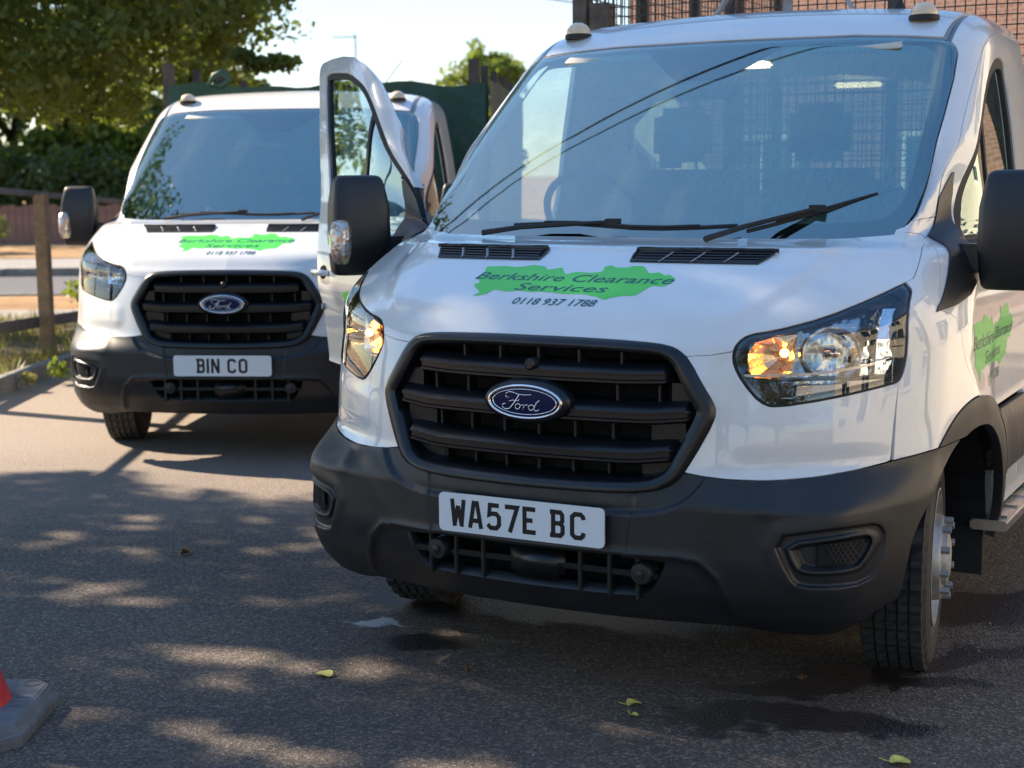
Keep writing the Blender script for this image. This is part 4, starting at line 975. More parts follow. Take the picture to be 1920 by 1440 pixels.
for x in (-.42, .42): soft_box('sun_visor', (x, 1.62, 1.955), (.42, .16, .018), 'headliner', .35, .006)
rw = MB(); rw.box((0, 2.395, 1.13), (1.68, .02, .60)); rw.obj('rear_panel', 'interior_grey', T1)
q = MB(); q.add([(-.75, 2.412, 1.41), (.75, 2.412, 1.41), (.75, 2.412, 1.91), (-.75, 2.412, 1.91)], [(0, 1, 2, 3)]); q.obj('rear_window', 'side_glass', T1)
# ---------------------------------------------------------------- the second truck and what differs
BW = MB()
gd = MB()
for x in np.arange(-.76, .77, .033): gd.bar((x, 2.47, 1.36), (x, 2.47, 1.93), .0035)
for z in np.arange(1.38, 1.93, .05): gd.bar((-.77, 2.475, z), (.77, 2.475, z), .005)
gd.obj('window_guard', 'mesh_steel', T1)
T2 = copy_tree(T1); T2.location = (-1.50441, 7.93190, -.010); T2.rotation_euler = (0, 0, math.radians(-5.2308)); T2.scale = (1, 1, .975)
tag(T2, 'white tipper truck parked behind on the left, green sheeted body, plate BIN CO', 'truck', 'white tipper trucks')
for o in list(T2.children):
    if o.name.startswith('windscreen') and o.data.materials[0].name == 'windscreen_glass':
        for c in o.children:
            if c.name.startswith('condensation_haze'): c.data = c.data.copy(); c.data.materials[0] = MATS['painted_haze']
d_right = make_door(1, 0, T1); copy_tree(d_right, T2)
make_door(-1, math.radians(52), T1); make_door(-1, 0, T2)
# lit amber bulbs on the near truck only
for o in T1.children:
    if o.name.startswith('headlight') :
        for c in o.children:
            if c.name.startswith('indicator_bulb'): c.data = c.data.copy(); c.data.materials[0] = MATS['amber_lit']
            if c.name.startswith('indicator_reflector'): c.data = c.data.copy(); c.data.materials[0] = MATS['amber_reflector']; c['label'] = 'amber lit side chamber'
q = MB(); q.box((.03, 1.66, 1.90), (.20, .09, .022)); q.obj('cabin_lamp', 'cabin_lamp', T1, bevel=.008)
# hanging cards on the mirror of the near truck
q = MB(); q.box((-.205, 1.555, 1.60), (.085, .004, .13)); q.obj('hanging_card', 'interior_dark', T1)
q = MB(); q.tube([(-.155, 1.55, 1.78), (-.158, 1.55, 1.70)], .0015, 4); q.lathe([(0, -.002), (.026, 0), (.0, .002)], 16, 'Y', (-.158, 1.55, 1.665)); q.box((-.158, 1.55, 1.625), (.04, .003, .05)); q.obj('air_freshener', 'tape_blue', T1)

GLY = dict(W=[[(6, 79), (14, 0)], [(13, 2), (25, 60)], [(25, 60), (37, 2)], [(44, 79), (36, 0)]],
 A=[[(7, 0), (21, 79)], [(43, 0), (29, 79)], [(12, 22), (38, 22)], [(17, 72.5), (33, 72.5)]],
 S5=[[(43, 72), (14, 72), (11, 44), (19, 48), (34, 48), (43, 39), (43, 17), (34, 7), (16, 7), (6, 16)]],
 S7=[[(5, 72), (44, 72), (20, 0)]], E=[[(43, 72), (9, 72), (9, 7), (44, 7)], [(9, 40), (34, 40)]],
 B=[[(4, 72), (36, 72), (42, 65), (42, 48), (36, 41), (11, 41)], [(37, 40), (43, 33), (43, 15), (36, 7), (4, 7)], [(14, 79), (14, 0)]],
 C=[[(43, 58), (41, 66), (34, 72), (17, 72), (8, 64), (8, 15), (17, 7), (34, 7), (41, 13), (43, 22)]],
 I=[[(25, 79), (25, 0)]], N=[[(9, 0), (9, 79)], [(10, 76), (40, 3)], [(41, 0), (41, 79)]],
 O=[[(25, 72), (17, 72), (8, 64), (8, 15), (17, 7), (33, 7), (42, 15), (42, 64), (33, 72), (24, 72)]])
def strip2d(pts, w):
    P = [np.array(p, float) for p in pts]; L = []; R_ = []
    for i, p in enumerate(P):
        d0 = (p-P[i-1]) if i else (P[1]-p); d1 = (P[i+1]-p) if i < len(P)-1 else (p-P[i-1])
        d0 /= np.linalg.norm(d0); d1 /= np.linalg.norm(d1); n0 = np.array([-d0[1], d0[0]]); n1 = np.array([-d1[1], d1[0]]); n = n0+n1; n /= np.linalg.norm(n); k = min(1.8, 1/max(.3, n@n0))
        L.append(p+n*w/2*k); R_.append(p-n*w/2*k)
    return L, R_
def plate(root, chars, small=None):
    q = MB()
    r = .014; pts = []
    for cx, cz, a0 in ((.26-r, .622-r, 0), (-.26+r, .622-r, 90), (-.26+r, .511+r, 180), (.26-r, .511+r, 270)):
        for a in (0, 30, 60, 90): pts.append((cx+r*math.cos(math.radians(a0+a)), cz+r*math.sin(math.radians(a0+a))))
    n = len(pts); q.add([(x, -.016, z) for x, z in pts]+[(x, -.010, z) for x, z in pts], [tuple(reversed(range(n)))]+[(i, (i+1) % n, n+(i+1) % n, n+i) for i in range(n)])
    p = q.obj('number_plate', 'plate_white', root)
    lvl = 0
    for ch, mm in chars:
        t = MB()
        for pl in GLY[ch]:
            L, R_ = strip2d(pl, 13.2); lvl += 1; y = -.0164-.00003*(lvl % 6)
            k = len(L); V = [(-.26+(mm+v[0])/1000, y, .527+v[1]/1000) for v in L]+[(-.26+(mm+v[0])/1000, y, .527+v[1]/1000) for v in R_]
            t.add(V, [(i, i+1, k+i+1, k+i) for i in range(k-1)])
        t.obj('plate_character', 'plate_black', p)
    return p
plate(T1, [('W', 38), ('A', 95), ('S5', 153), ('S7', 210), ('E', 268), ('B', 352), ('C', 416)])
plate(T2, [('B', 118), ('I', 158), ('N', 198), ('C', 285), ('O', 345)])

# rear body of the near truck: tall mesh cage behind the cab
def cage(root, x0, x1, y0, y1, z0, z1, front_only=False):
    q = MB(); q.box(((x0+x1)/2, (y0+y1)/2, z0-.06), (x1-x0, y1-y0, .12)); b = q.obj('tipper_body', 'rust_steel', root)
    def post(x, y, w=.075): q = MB(); q.box((x, y, (z0+z1)/2), (w, w, z1-z0)); q.obj('cage_post', 'rust_steel', b, bevel=.004)
    xs = np.linspace(x0+.04, x1-.04, 4 if not front_only else 2); ys = np.linspace(y0, y1, 5)
    for x in xs: post(x, y0, .07 if x in (xs[0], xs[-1]) else .045)
    for y in ys[1:]:
        post(xs[0], y, .05); post(xs[-1], y, .05)
    for z in ((z0+.05, 1.05, z1-.04) if not front_only else (z0+.05, 1.05)):
        q = MB(); q.bar((x0, y0, z), (x1, y0, z), .05); q.obj('cage_rail', 'rust_steel', b)
        for x in (xs[0], xs[-1]): q = MB(); q.bar((x, y0, z), (x, y1, z), .05); q.obj('cage_rail', 'rust_steel', b)
    q = MB()
    for x in np.arange(x0, x1, .040): q.bar((x, y0-.02, 1.05), (x, y0-.02, z1), .0045)
    for z in np.arange(1.08, z1, .040): q.bar((x0, y0-.02, z), (x1, y0-.02, z), .0045)
    if not front_only: q.obj('cage_mesh', 'mesh_steel', b)
    for x in ((xs[0], xs[-1]) if not front_only else ()):
        q = MB()
        for y in np.arange(y0, y1, .045): q.bar((x, y, 1.05), (x, y, z1), .0045)
        for z in np.arange(1.08, z1, .045): q.bar((x, y0, z), (x, y1, z), .0045)
        q.obj('cage_mesh', 'mesh_steel', b)
    q = MB(); q.box(((x0+x1)/2, y0-.005, .86), (x1-x0-.02, .02, .40)); q.obj('headboard', 'rust_steel', b)
    return b
b1 = cage(T1, -1.11, 1.06, 2.62, 5.3, .78, 2.72)
q = MB(); q.box((-.965, 2.60, 2.10), (.085, .09, .32)); q.obj('bracket', 'rust_steel', b1)
b2 = cage(T2, -1.14, 1.06, 2.75, 5.4, .78, 2.36, True)
q = MB(); V = []; xs = np.linspace(-1.10, 1.10, 23); k = 7
for i, x in enumerate(xs):
    for j, z in enumerate(np.linspace(.95, 2.20, k)): V.append((x, 2.70+.012*math.sin(x*9+z*5)+.01*math.sin(x*23), z+(.018*math.sin(x*5)+.012*math.sin(x*13) if j == k-1 else 0)))
q.add(V, [(i*k+j, i*k+j+1, (i+1)*k+j+1, (i+1)*k+j) for i in range(22) for j in range(k-1)])
for s_ in (-1, 1):
    V = [(s_*1.125+.01*math.sin(y*7+z*4), y, z) for y in np.linspace(2.72, 5.35, 20) for z in np.linspace(.95, 2.22, 6)]; q.add(V, [(i*6+j, i*6+j+1, (i+1)*6+j+1, (i+1)*6+j) for i in range(19) for j in range(5)])
q.obj('tarpaulin', 'tarp_green', b2, smooth=True)
q = MB(); q.tube([(-.80, 2.70, 2.20), (-.76, 2.69, 2.27), (-.70, 2.69, 2.29), (-.66, 2.70, 2.24), (-.72, 2.69, 2.20), (-.78, 2.69, 2.21)], [.02, .025, .03, .03, .025, .02], 8); q.obj('tarpaulin_knot', 'tarp_green', b2, smooth=True)
# folding light bar on the near roof
q = MB(); q.box((.03, 2.12, 2.205), (.42, .16, .035)); lb = q.obj('light_bar', 'grille_gloss', T1, bevel=.01)
for x, dx in ((-.19, -.07), (.05, 0), (.25, .07)): q = MB(); q.bar((x+dx, 2.10, 2.10), (x, 2.10, 2.20), .035, .012); q.obj('light_bar_bracket', 'steel_paint', lb)
# ================================================================= setting
m, nt, b = new_mat('asphalt')
tcn = nt.nodes.new('ShaderNodeTexCoord'); vo = nt.nodes.new('ShaderNodeTexVoronoi'); vo.inputs['Scale'].default_value = 130; nt.links.new(tcn.outputs['Object'], vo.inputs['Vector'])
vcol = nt.nodes.new('ShaderNodeSeparateColor'); nt.links.new(vo.outputs['Color'], vcol.inputs[0])
stone = ramp(nt, vcol.outputs[0], [(.0, (.062, .052, .045)), (.45, (.108, .090, .076)), (.8, (.165, .138, .112)), (1.0, (.30, .25, .20))])
big = ramp(nt, noise(nt, .55, 8, .62), [(.3, (.55, .55, .58)), (.7, (1.15, 1.08, 1.0))])
mm = nt.nodes.new('ShaderNodeMix'); mm.data_type = 'RGBA'; mm.blend_type = 'MULTIPLY'; mm.inputs[0].default_value = 1
nt.links.new(stone, mm.inputs['A']); nt.links.new(big, mm.inputs['B'])
geo = nt.nodes.new('ShaderNodeNewGeometry'); sx_ = nt.nodes.new('ShaderNodeSeparateXYZ'); nt.links.new(tcn.outputs['Object'], sx_.inputs[0])
# paler, warmer tone painted in for sunlight towards the road end of the yard
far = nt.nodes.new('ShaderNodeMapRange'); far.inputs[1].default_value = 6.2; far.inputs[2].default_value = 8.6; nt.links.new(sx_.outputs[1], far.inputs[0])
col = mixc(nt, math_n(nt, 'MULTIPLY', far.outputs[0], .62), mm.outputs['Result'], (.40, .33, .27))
# spilt water and oil: fixed blotches
STAINS = [(.77, 4.12, .42, .13, -8), (1.15, 4.50, .30, .06, -5), (1.72, 5.25, .55, .20, 15), (.40, 5.25, 1.0, .28, -12), (.45, 4.50, .20, .05, 0), (-.22, 4.93, .22, .10, 0), (.90, 4.42, .35, .08, 10), (1.55, 4.75, .5, .08, 20)]
tot = None; wob = noise(nt, 3.5, 6, .65, out=1)
wv = nt.nodes.new('ShaderNodeVectorMath'); wv.operation = 'MULTIPLY_ADD'; nt.links.new(wob, wv.inputs[0]); wv.inputs[1].default_value = (.55, .55, 0); nt.links.new(tcn.outputs['Object'], wv.inputs[2])
for (cx, cy, rx, ry, rot) in STAINS:
    mp_ = nt.nodes.new('ShaderNodeMapping'); mp_.vector_type = 'TEXTURE'; mp_.inputs['Location'].default_value = (cx+.27, cy+.27, 0); mp_.inputs['Rotation'].default_value = (0, 0, math.radians(rot)); mp_.inputs['Scale'].default_value = (rx, ry, 1)
    nt.links.new(wv.outputs[0], mp_.inputs[0]); ln = nt.nodes.new('ShaderNodeVectorMath'); ln.operation = 'LENGTH'; nt.links.new(mp_.outputs[0], ln.inputs[0])
    r_ = nt.nodes.new('ShaderNodeMapRange'); r_.inputs[1].default_value = 1.08; r_.inputs[2].default_value = .80; nt.links.new(ln.outputs['Value'], r_.inputs[0])
    tot = r_.outputs[0] if tot is None else math_n(nt, 'MAXIMUM', tot, r_.outputs[0])
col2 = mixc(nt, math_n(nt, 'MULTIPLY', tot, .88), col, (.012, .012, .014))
pw = nt.nodes.new('ShaderNodeMapping'); pw.vector_type = 'TEXTURE'; pw.inputs['Location'].default_value = (-.47+.27, 5.11+.27, 0); pw.inputs['Scale'].default_value = (.10, .07, 1)  # pale blotch painted in for a bright reflection off wet ground
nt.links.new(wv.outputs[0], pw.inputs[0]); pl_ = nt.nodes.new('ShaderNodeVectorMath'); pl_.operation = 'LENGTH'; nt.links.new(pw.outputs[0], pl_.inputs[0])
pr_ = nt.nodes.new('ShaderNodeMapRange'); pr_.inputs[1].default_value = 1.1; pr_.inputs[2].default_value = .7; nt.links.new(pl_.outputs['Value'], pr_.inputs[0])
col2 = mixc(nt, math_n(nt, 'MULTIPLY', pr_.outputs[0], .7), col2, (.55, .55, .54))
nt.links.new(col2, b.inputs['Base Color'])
rr = nt.nodes.new('ShaderNodeMapRange'); rr.inputs[3].default_value = .88; rr.inputs[4].default_value = .42; nt.links.new(tot, rr.inputs[0]); nt.links.new(rr.outputs[0], b.inputs['Roughness'])
hgt = math_n(nt, 'ADD', vo.outputs['Distance'], math_n(nt, 'MULTIPLY', noise(nt, 60, 4), .8))
bump(nt, b, hgt, .6, .006)

def ground_mat(name, stops, s1=3, s2=40, bs=.6):
    m, nt, b = new_mat(name)
    a = ramp(nt, noise(nt, s1, 8, .65), stops); d = ramp(nt, noise(nt, s2, 4, .6), [(.3, (.6, .6, .6)), (.7, (1.2, 1.2, 1.2))])
    mm = nt.nodes.new('ShaderNodeMix'); mm.data_type = 'RGBA'; mm.blend_type = 'MULTIPLY'; mm.inputs[0].default_value = 1
    nt.links.new(a, mm.inputs['A']); nt.links.new(d, mm.inputs['B']); nt.links.new(mm.outputs['Result'], b.inputs['Base Color']); b.inputs['Roughness'].default_value = .95
    bump(nt, b, noise(nt, s2, 4), bs, .03)
ground_mat('dry_grass', [(.3, (.26, .15, .06)), (.55, (.42, .25, .11)), (.75, (.48, .33, .17))], .8, 60)
ground_mat('verge_soil', [(.3, (.10, .075, .045)), (.6, (.20, .15, .09)), (.8, (.30, .22, .13))], 2, 50)
ground_mat('paving', [(.3, (.26, .24, .22)), (.7, (.36, .33, .30))], 1.5, 30, .2)
ground_mat('road_grey', [(.3, (.10, .10, .11)), (.7, (.16, .155, .155))], .6, 80, .3)
ground_mat('kerb_stone', [(.3, (.22, .21, .19)), (.7, (.36, .34, .31))], 6, 60, .3)
def sheet(name, pts, z, mat):
    q = MB(); q.add([(x, y, z) for x, y in pts], [tuple(range(len(pts)))]); return tag(q.obj(name, mat), kind='structure')
sheet('ground', [(-600, -600), (600, -600), (600, 900), (-600, 900)], -.05, 'dry_grass')
KX0, KX1 = -3.72, -3.42           # kerb line at y = 9 and y = 13.5
kx = lambda y: KX0+(KX1-KX0)*(y-9)/4.5
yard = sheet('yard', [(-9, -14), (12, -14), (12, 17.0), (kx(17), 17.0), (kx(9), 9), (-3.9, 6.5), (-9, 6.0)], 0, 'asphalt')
sheet('verge', [(-9, 5.9), (kx(6.4)-.14, 6.4), (kx(9)-.12, 9), (kx(15.6)-.12, 15.6), (-30, 15.6), (-30, 5.9)], .085, 'verge_soil')
sheet('near_pavement', [(-60, 15.5), (-3.4, 15.5), (-3.4, 17.1), (-60, 17.1)], .06, 'paving')
sheet('grass_strip', [(-60, 17.1), (60, 17.1), (60, 19.6), (-60, 19.6)], .03, 'dry_grass')
sheet('road', [(-90, 19.6), (90, 19.6), (90, 24.2), (-90, 24.2)], -.02, 'road_grey')
sheet('far_pavement', [(-90, 24.4), (90, 24.4), (90, 27.6), (-90, 27.6)], .08, 'paving')
sheet('far_grass', [(-90, 27.6), (90, 27.6), (90, 36), (-90, 36)], .09, 'dry_grass')
def kerb(name, p0, p1, w, h, L, label, grp=None):
    p0, p1 = Vector(p0), Vector(p1); n = max(1, int((p1-p0).length/L)); d = (p1-p0)/n
    r = empty(name, tuple(p0), 0); tag(r, kind='structure')
    for i in range(n):
        q = MB(); a = d*i+d.normalized()*.006; b_ = d*(i+1)-d.normalized()*.006; z = random.uniform(-.006, .006)
        q.bar((a.x, a.y, h/2-.03+z), (b_.x, b_.y, h/2-.03+z), w, h+.06); q.obj('kerb_stone', 'kerb_stone', r, bevel=.012)
kerb('kerb', (kx(6.4)-.06, 6.4, 0), (kx(15.6)-.06, 15.6, 0), .125, .115, .92, '')
kerb('far_kerb', (-26, 24.3, 0), (10, 24.3, 0), .15, .10, 1.8, '')
kerb('road_kerb', (-26, 19.55, 0), (10, 19.55, 0), .12, .055, 1.8, '')

# ---- leaves
def leaf_mat(name, c0, c1, c2, transl=.45, s=2.0):
    m = bpy.data.materials.new(name); m.use_nodes = True; MATS[name] = m; nt = m.node_tree; nt.nodes.clear()
    o = nt.nodes.new('ShaderNodeOutputMaterial'); d = nt.nodes.new('ShaderNodeBsdfPrincipled'); t = nt.nodes.new('ShaderNodeBsdfTranslucent'); mx = nt.nodes.new('ShaderNodeMixShader')
    c = ramp(nt, noise(nt, s, 5, .75), [(.28, c0), (.52, c1), (.74, c2)]); nt.links.new(c, d.inputs['Base Color']); d.inputs['Roughness'].default_value = .5
    g = mixc(nt, .5, c, (.35, .42, .03)); nt.links.new(g, t.inputs[0]); mx.inputs[0].default_value = transl
    nt.links.new(d.outputs[0], mx.inputs[1]); nt.links.new(t.outputs[0], mx.inputs[2]); nt.links.new(mx.outputs[0], o.inputs[0])
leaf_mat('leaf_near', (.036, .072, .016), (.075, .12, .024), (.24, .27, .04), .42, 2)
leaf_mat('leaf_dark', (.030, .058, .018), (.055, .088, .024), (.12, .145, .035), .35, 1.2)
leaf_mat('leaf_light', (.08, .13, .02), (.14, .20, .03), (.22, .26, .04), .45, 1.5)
leaf_mat('leaf_grass', (.08, .10, .025), (.26, .21, .07), (.46, .32, .13), .3, 6)
simple('bark', (.10, .075, .055), .9, nscale=8, namp=.4, bs=.6, bscale=20)
def leaves_mesh(name, C, size, mat, droop=.3):
    n = len(C); u = rng.normal(size=(n, 3)); u /= np.linalg.norm(u, axis=1)[:, None]
    w = rng.normal(size=(n, 3)); w[:, 2] *= 1-droop; v = np.cross(u, w); v /= np.linalg.norm(v, axis=1)[:, None]+1e-9
    s = size*rng.uniform(.6, 1.3, n)[:, None]; a = C-u*s*.5; b_ = C+v*s*.30; c = C+u*s*.5; d = C-v*s*.30
    V = np.stack([a, b_, c, d], 1).reshape(-1, 3); F = np.arange(4*n).reshape(-1, 4); return mesh_np(name, V, F, mat)
def clumps(centers, radii, per, flat=.7):
    out = []
    for c, r in zip(centers, radii):
        p = rng.normal(size=(per, 3)); p /= np.linalg.norm(p, axis=1)[:, None]; p *= (rng.uniform(0, 1, (per, 1))**.45)*r; p[:, 2] *= flat; out.append(p+c)
    return np.concatenate(out)
def crown_points(c, r, n_cl, cl_r, per, hollow=.55):
    d = rng.normal(size=(n_cl, 3)); d /= np.linalg.norm(d, axis=1)[:, None]; rad = rng.uniform(hollow, 1, (n_cl, 1))**.6
    lump = 1+.22*np.sin(d[:, :1]*5+c[0])*np.cos(d[:, 1:2]*4+d[:, 2:]*5)
    return clumps(np.array(c)+d*rad*lump*np.array(r), rng.uniform(.6, 1.2, n_cl)*cl_r, per)
def tree(name, base, trunk_h, tr, c, r, n_cl, cl_r, per, size, mat, label, group=None, limbs=7, pts=None):
    t = empty(name, base, 0, label, 'tree', group); B = Vector(base)
    P = (crown_points(c, r, n_cl, cl_r, per) if pts is None else pts)-np.array(base)
    obj('crown', leaves_mesh('crown', P, size, mat), t)
    q = MB(); top = Vector(c)-B; fork = Vector((top.x*.25, top.y*.25, trunk_h)); q.tube([(0, 0, -.1), (fork.x*.3, fork.y*.3, trunk_h*.5), tuple(fork)], [tr, tr*.78, tr*.62], 10)
    for k in range(limbs):
        a = 2*math.pi*k/limbs+.4; e = top+Vector((math.cos(a)*r[0]*.75, math.sin(a)*r[1]*.75, random.uniform(-.1, .6)*r[2])); mid = fork.lerp(e, .5)+Vector((0, 0, .12*r[2]))
        q.tube([tuple(fork), tuple(mid), tuple(e)], [tr*.5, tr*.28, tr*.07], 7)
        for j in range(3):
            e2 = e+Vector((random.uniform(-1, 1)*r[0]*.3, random.uniform(-1, 1)*r[1]*.3, random.uniform(-.3, .3)*r[2])); q.tube([tuple(mid.lerp(e, .3+.2*j)), tuple(e2)], [tr*.14, tr*.04], 5)
    q.obj('trunk', 'bark', t, smooth=True); return t

# the lime tree whose low branches hang into the top left of the picture
hc = []; hr = []
while len(hc) < 1150:
    x = rng.uniform(-7.6, -2.15); y = rng.uniform(13.4, 17.2)
    lowz = 2.28+.16*math.sin(x*3.1)+.12*math.sin(x*7+2)+.10*math.sin(y*4)
    if x > -3.2: lowz += .5*(x+3.2)**1.3+.25*abs(math.sin(x*6+y))
    z = lowz+rng.uniform(0, 1)**1.25*5.0+.12
    if x > -2.7 and z < 3.25+.3*math.sin(x*8): continue
    hc.append((x, y, z)); hr.append(rng.uniform(.2, .46))
for (x, z) in ((-2.05, 3.20), (-1.85, 3.28), (-1.7, 3.38), (-2.5, 2.62), (-2.35, 2.55), (-2.2, 2.58), (-2.05, 2.56), (-1.95, 3.32), (-1.8, 3.25), (-1.62, 3.36), (-1.72, 3.3)):
    hc.append((x, 14.6, z)); hr.append(.13)
hp = clumps(hc, hr, 80, .65)
tree('lime_tree', (-7.2, 15.0, .08), 3.2, .26, (-5.0, 15.0, 5.6), (3.2, 1.6, 2.4), 0, 0, 0, .095, 'leaf_near', 'large lime tree whose leafy low branches hang over the truck at the left', None, 8, hp)

# the tree that shades the yard, left of the camera
# crown points are drawn along the sun's direction: (u, v) is where a leaf's shadow meets the ground
def crown_part(n, u0, u1, z0, z1, n_gap, g0, g1):
    u = rng.uniform(u0, u1, n); v = rng.uniform(1.2, 7.9, n); z = rng.uniform(z0, z1, n)
    edge = np.where(u < .2, 7.25-.45*(u+1.6), 6.3)+.22*np.sin(2.1*u)+.16*np.sin(5.3*u+1)+.10*np.sin(12*u)+rng.normal(size=n)*.16
    keep = v < edge
    gu = rng.uniform(u0, u1, n_gap); gv = rng.uniform(1.5, 6.9, n_gap); gr = rng.uniform(g0, g1, n_gap); ga = rng.uniform(.6, 1.7, n_gap)
    for a_, b_, r_, k_ in zip(gu, gv, gr, ga):
        th = np.arctan2(v-b_, u-a_); keep &= (((u-a_)/(r_*k_))**2+((v-b_)/r_)**2) > (1+.45*np.sin(3*th+a_*9)+.3*np.sin(5*th+b_*7)+.15*rng.normal(size=n))
    door = (((u-1.1)/.55)**2+((v-4.95)/.33)**2 < 1) & (rng.uniform(size=n) < .35); keep &= ~door
    keep &= (u-1.225*z) < -5.2+.4*np.sin(v*3)
    return np.stack([u-1.225*z, v+.625*z, z], 1)[keep]
sp = np.concatenate([crown_part(52000, -4.6, .6, 4.8, 7.2, 270, .025, .105), crown_part(60000, .6, 6.3, 7.6, 10.4, 26, .08, .26)])
tree('shade_tree', (-10.5, 8.6, 0), 5.4, .30, (-10.6, 9.2, 9.2), (4.2, 3.0, 1.8), 0, 0, 0, .11, 'leaf_near', 'broad tree beside the yard that throws dappled shade over the near truck', None, 9, sp)

# far trees beyond the road
k = 0
for (x, y, h, rx, kind, lab) in ((-17.5, 39, 9.0, 3.6, 'leaf_dark', 'dark spreading tree at the far left beyond the fence'), (-12.8, 40, 8.0, 2.8, 'leaf_dark', 'dark round tree behind the wooden post'), (-9.2, 38.5, 6.6, 2.1, 'leaf_light', 'paler bushy tree beyond the road, left of the rear truck'), (-8.9, 43, 5.6, 1.9, 'leaf_dark', 'dark tree partly hidden by the cab of the rear truck'), (-2.2, 44, 4.1, 1.7, 'leaf_light', 'small sunlit tree peeping over the green sheeted body')):
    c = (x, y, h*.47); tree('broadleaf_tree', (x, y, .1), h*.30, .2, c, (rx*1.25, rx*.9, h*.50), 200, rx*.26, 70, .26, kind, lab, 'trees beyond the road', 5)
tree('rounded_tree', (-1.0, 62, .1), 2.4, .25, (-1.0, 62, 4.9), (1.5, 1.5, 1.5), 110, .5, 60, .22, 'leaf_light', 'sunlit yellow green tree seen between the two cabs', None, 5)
tree('hedge_bush', (-10.6, 29.5, .1), .3, .06, (-10.75, 29.5, .55), (1.0, .8, .55), 50, .3, 60, .10, 'leaf_dark', 'low dark bush in front of the brown fence at the far left', None, 4)

hp2 = clumps([(rng.uniform(-24, -3), rng.uniform(35, 36.5), rng.uniform(.2, 2.1)) for _ in range(330)], [.5]*330, 60, .8)
tag(obj('hedge', leaves_mesh('hedge', hp2, .16, 'leaf_dark')), 'long dark hedge behind the brown board fence', 'hedge')
# ---- timber post and rail fence beside the kerb
simple('old_timber', (.34, .22, .12), .85, nscale=9, namp=.4, bs=.5, bscale=40)
simple('grey_timber', (.17, .15, .13), .85, nscale=9, namp=.3, bs=.4, bscale=40)
fr = empty('rail_fence', (-3.78, 12.5, .08), 0, 'timber post and rail fence standing on the grass verge behind the kerb', 'fence')
def fpt(y): return -3.80+.035*(y-12.5)
for y in (10.2, 12.5, 15.0):
    dz = -.045*(y-12.5); q = MB(); q.box((fpt(y)+3.78, y-12.5, .635+dz/2), (.10, .11, 1.35+dz)); q.obj('fence_post', 'old_timber', fr, bevel=.006)
for z in (1.315, .27):
    for y0, y1 in ((7.8, 10.2), (10.2, 12.5), (12.5, 15.1)):
        q = MB(); q.bar((fpt(y0)+3.78-.075, y0-12.5, z-.045*(y0-12.5)), (fpt(y1)+3.78-.075, y1-12.5, z-.045*(y1-12.5)), .045, .09 if z < 1 else .05); q.obj('fence_rail', 'grey_timber', fr, bevel=.005)

# verge grass and weeds
n = 6500; gx = rng.uniform(-5.6, -3.62, n); gy_ = rng.uniform(9.6, 15.6, n); keep = gx < kx(gy_)-.13; gx, gy_ = gx[keep], gy_[keep]; dn = np.sin(gx*5)+np.sin(gy_*3.3)+rng.normal(size=len(gx))*.8; gx, gy_ = gx[dn > -.6], gy_[dn > -.6]
n = len(gx); a = rng.uniform(0, 6.28, n); hh = rng.uniform(.04, .15, n); w_ = .008
V = np.stack([np.stack([gx-np.cos(a)*w_, gy_-np.sin(a)*w_, np.full(n, .08)], 1), np.stack([gx+np.cos(a)*w_, gy_+np.sin(a)*w_, np.full(n, .08)], 1), np.stack([gx+rng.normal(size=n)*.04, gy_+rng.normal(size=n)*.04, .08+hh], 1)], 1).reshape(-1, 3)
tag(obj('verge_grass', mesh_np('verge_grass', V, np.arange(3*n).reshape(-1, 3), 'leaf_grass')), 'short patchy grass and weeds on the verge', 'grass', kind='stuff')
def weed(x, y, s, lab):
    P = clumps([(0, 0, s*.5)], [s*.6], 90, .8); q = leaves_mesh('weed', P, s*.28, 'leaf_light' if s > .15 else 'leaf_grass'); o = obj('weed', q, None, (x, y, .03)); tag(o, lab, 'weed')
weed(-3.36, 11.3, .17, 'low green weed growing at the foot of the kerb near the post')
weed(-3.47, 10.9, .12, 'small weed at the kerb by the left edge of the picture')
weed(-5.05, 18.0, .34, 'bright green tuft standing in the dry grass strip')

# brown board fence far left
FBm = simple('fence_board', (.30, .17, .13), .85, nscale=2, namp=.3, bs=.3)
bf = empty('board_fence', (-12, 33.6, .09), 0, 'reddish brown board fence across the road at the far left', 'fence')
bm_ = [None]*3
for i in range(80):
    v_ = i % 3
    if bm_[v_] is None:
        q = MB(); q.box((0, 0, .40+.01*v_), (.142, .022, .82+.02*v_)); bm_[v_] = q.mesh('board', 'fence_board')
    obj('board', bm_[v_], bf, (-6+i*.152, 0, 0))
for z in (.25, .65): q = MB(); q.bar((-6, .03, z), (6.2, .03, z), .04, .08); q.obj('fence_rail', 'fence_board', bf)

# ---- buildings
ground_mat('brick_wall', [(.3, (.30, .12, .075)), (.7, (.38, .17, .11))], 3, 20, .1)
m = MATS['brick_wall']; nt = m.node_tree; b = nt.nodes['Principled BSDF']; br = nt.nodes.new('ShaderNodeTexBrick'); br.inputs['Scale'].default_value = 4.4; br.inputs['Color1'].default_value = (.25, .125, .09, 1); br.inputs['Color2'].default_value = (.19, .10, .08, 1); br.inputs['Mortar'].default_value = (.34, .31, .27, 1); br.inputs['Mortar Size'].default_value = .018
t_ = nt.nodes.new('ShaderNodeTexCoord'); mp_ = nt.nodes.new('ShaderNodeMapping'); mp_.inputs['Rotation'].default_value = (math.radians(90), 0, 0); nt.links.new(t_.outputs['Object'], mp_.inputs[0]); nt.links.new(mp_.outputs[0], br.inputs[0]); nt.links.new(br.outputs[0], b.inputs['Base Color'])
simple('cream_render', (.72, .66, .54), .85, nscale=2, namp=.08)
simple('roof_tile', (.16, .075, .055), .8, nscale=5, namp=.35, bs=.5, bscale=12)
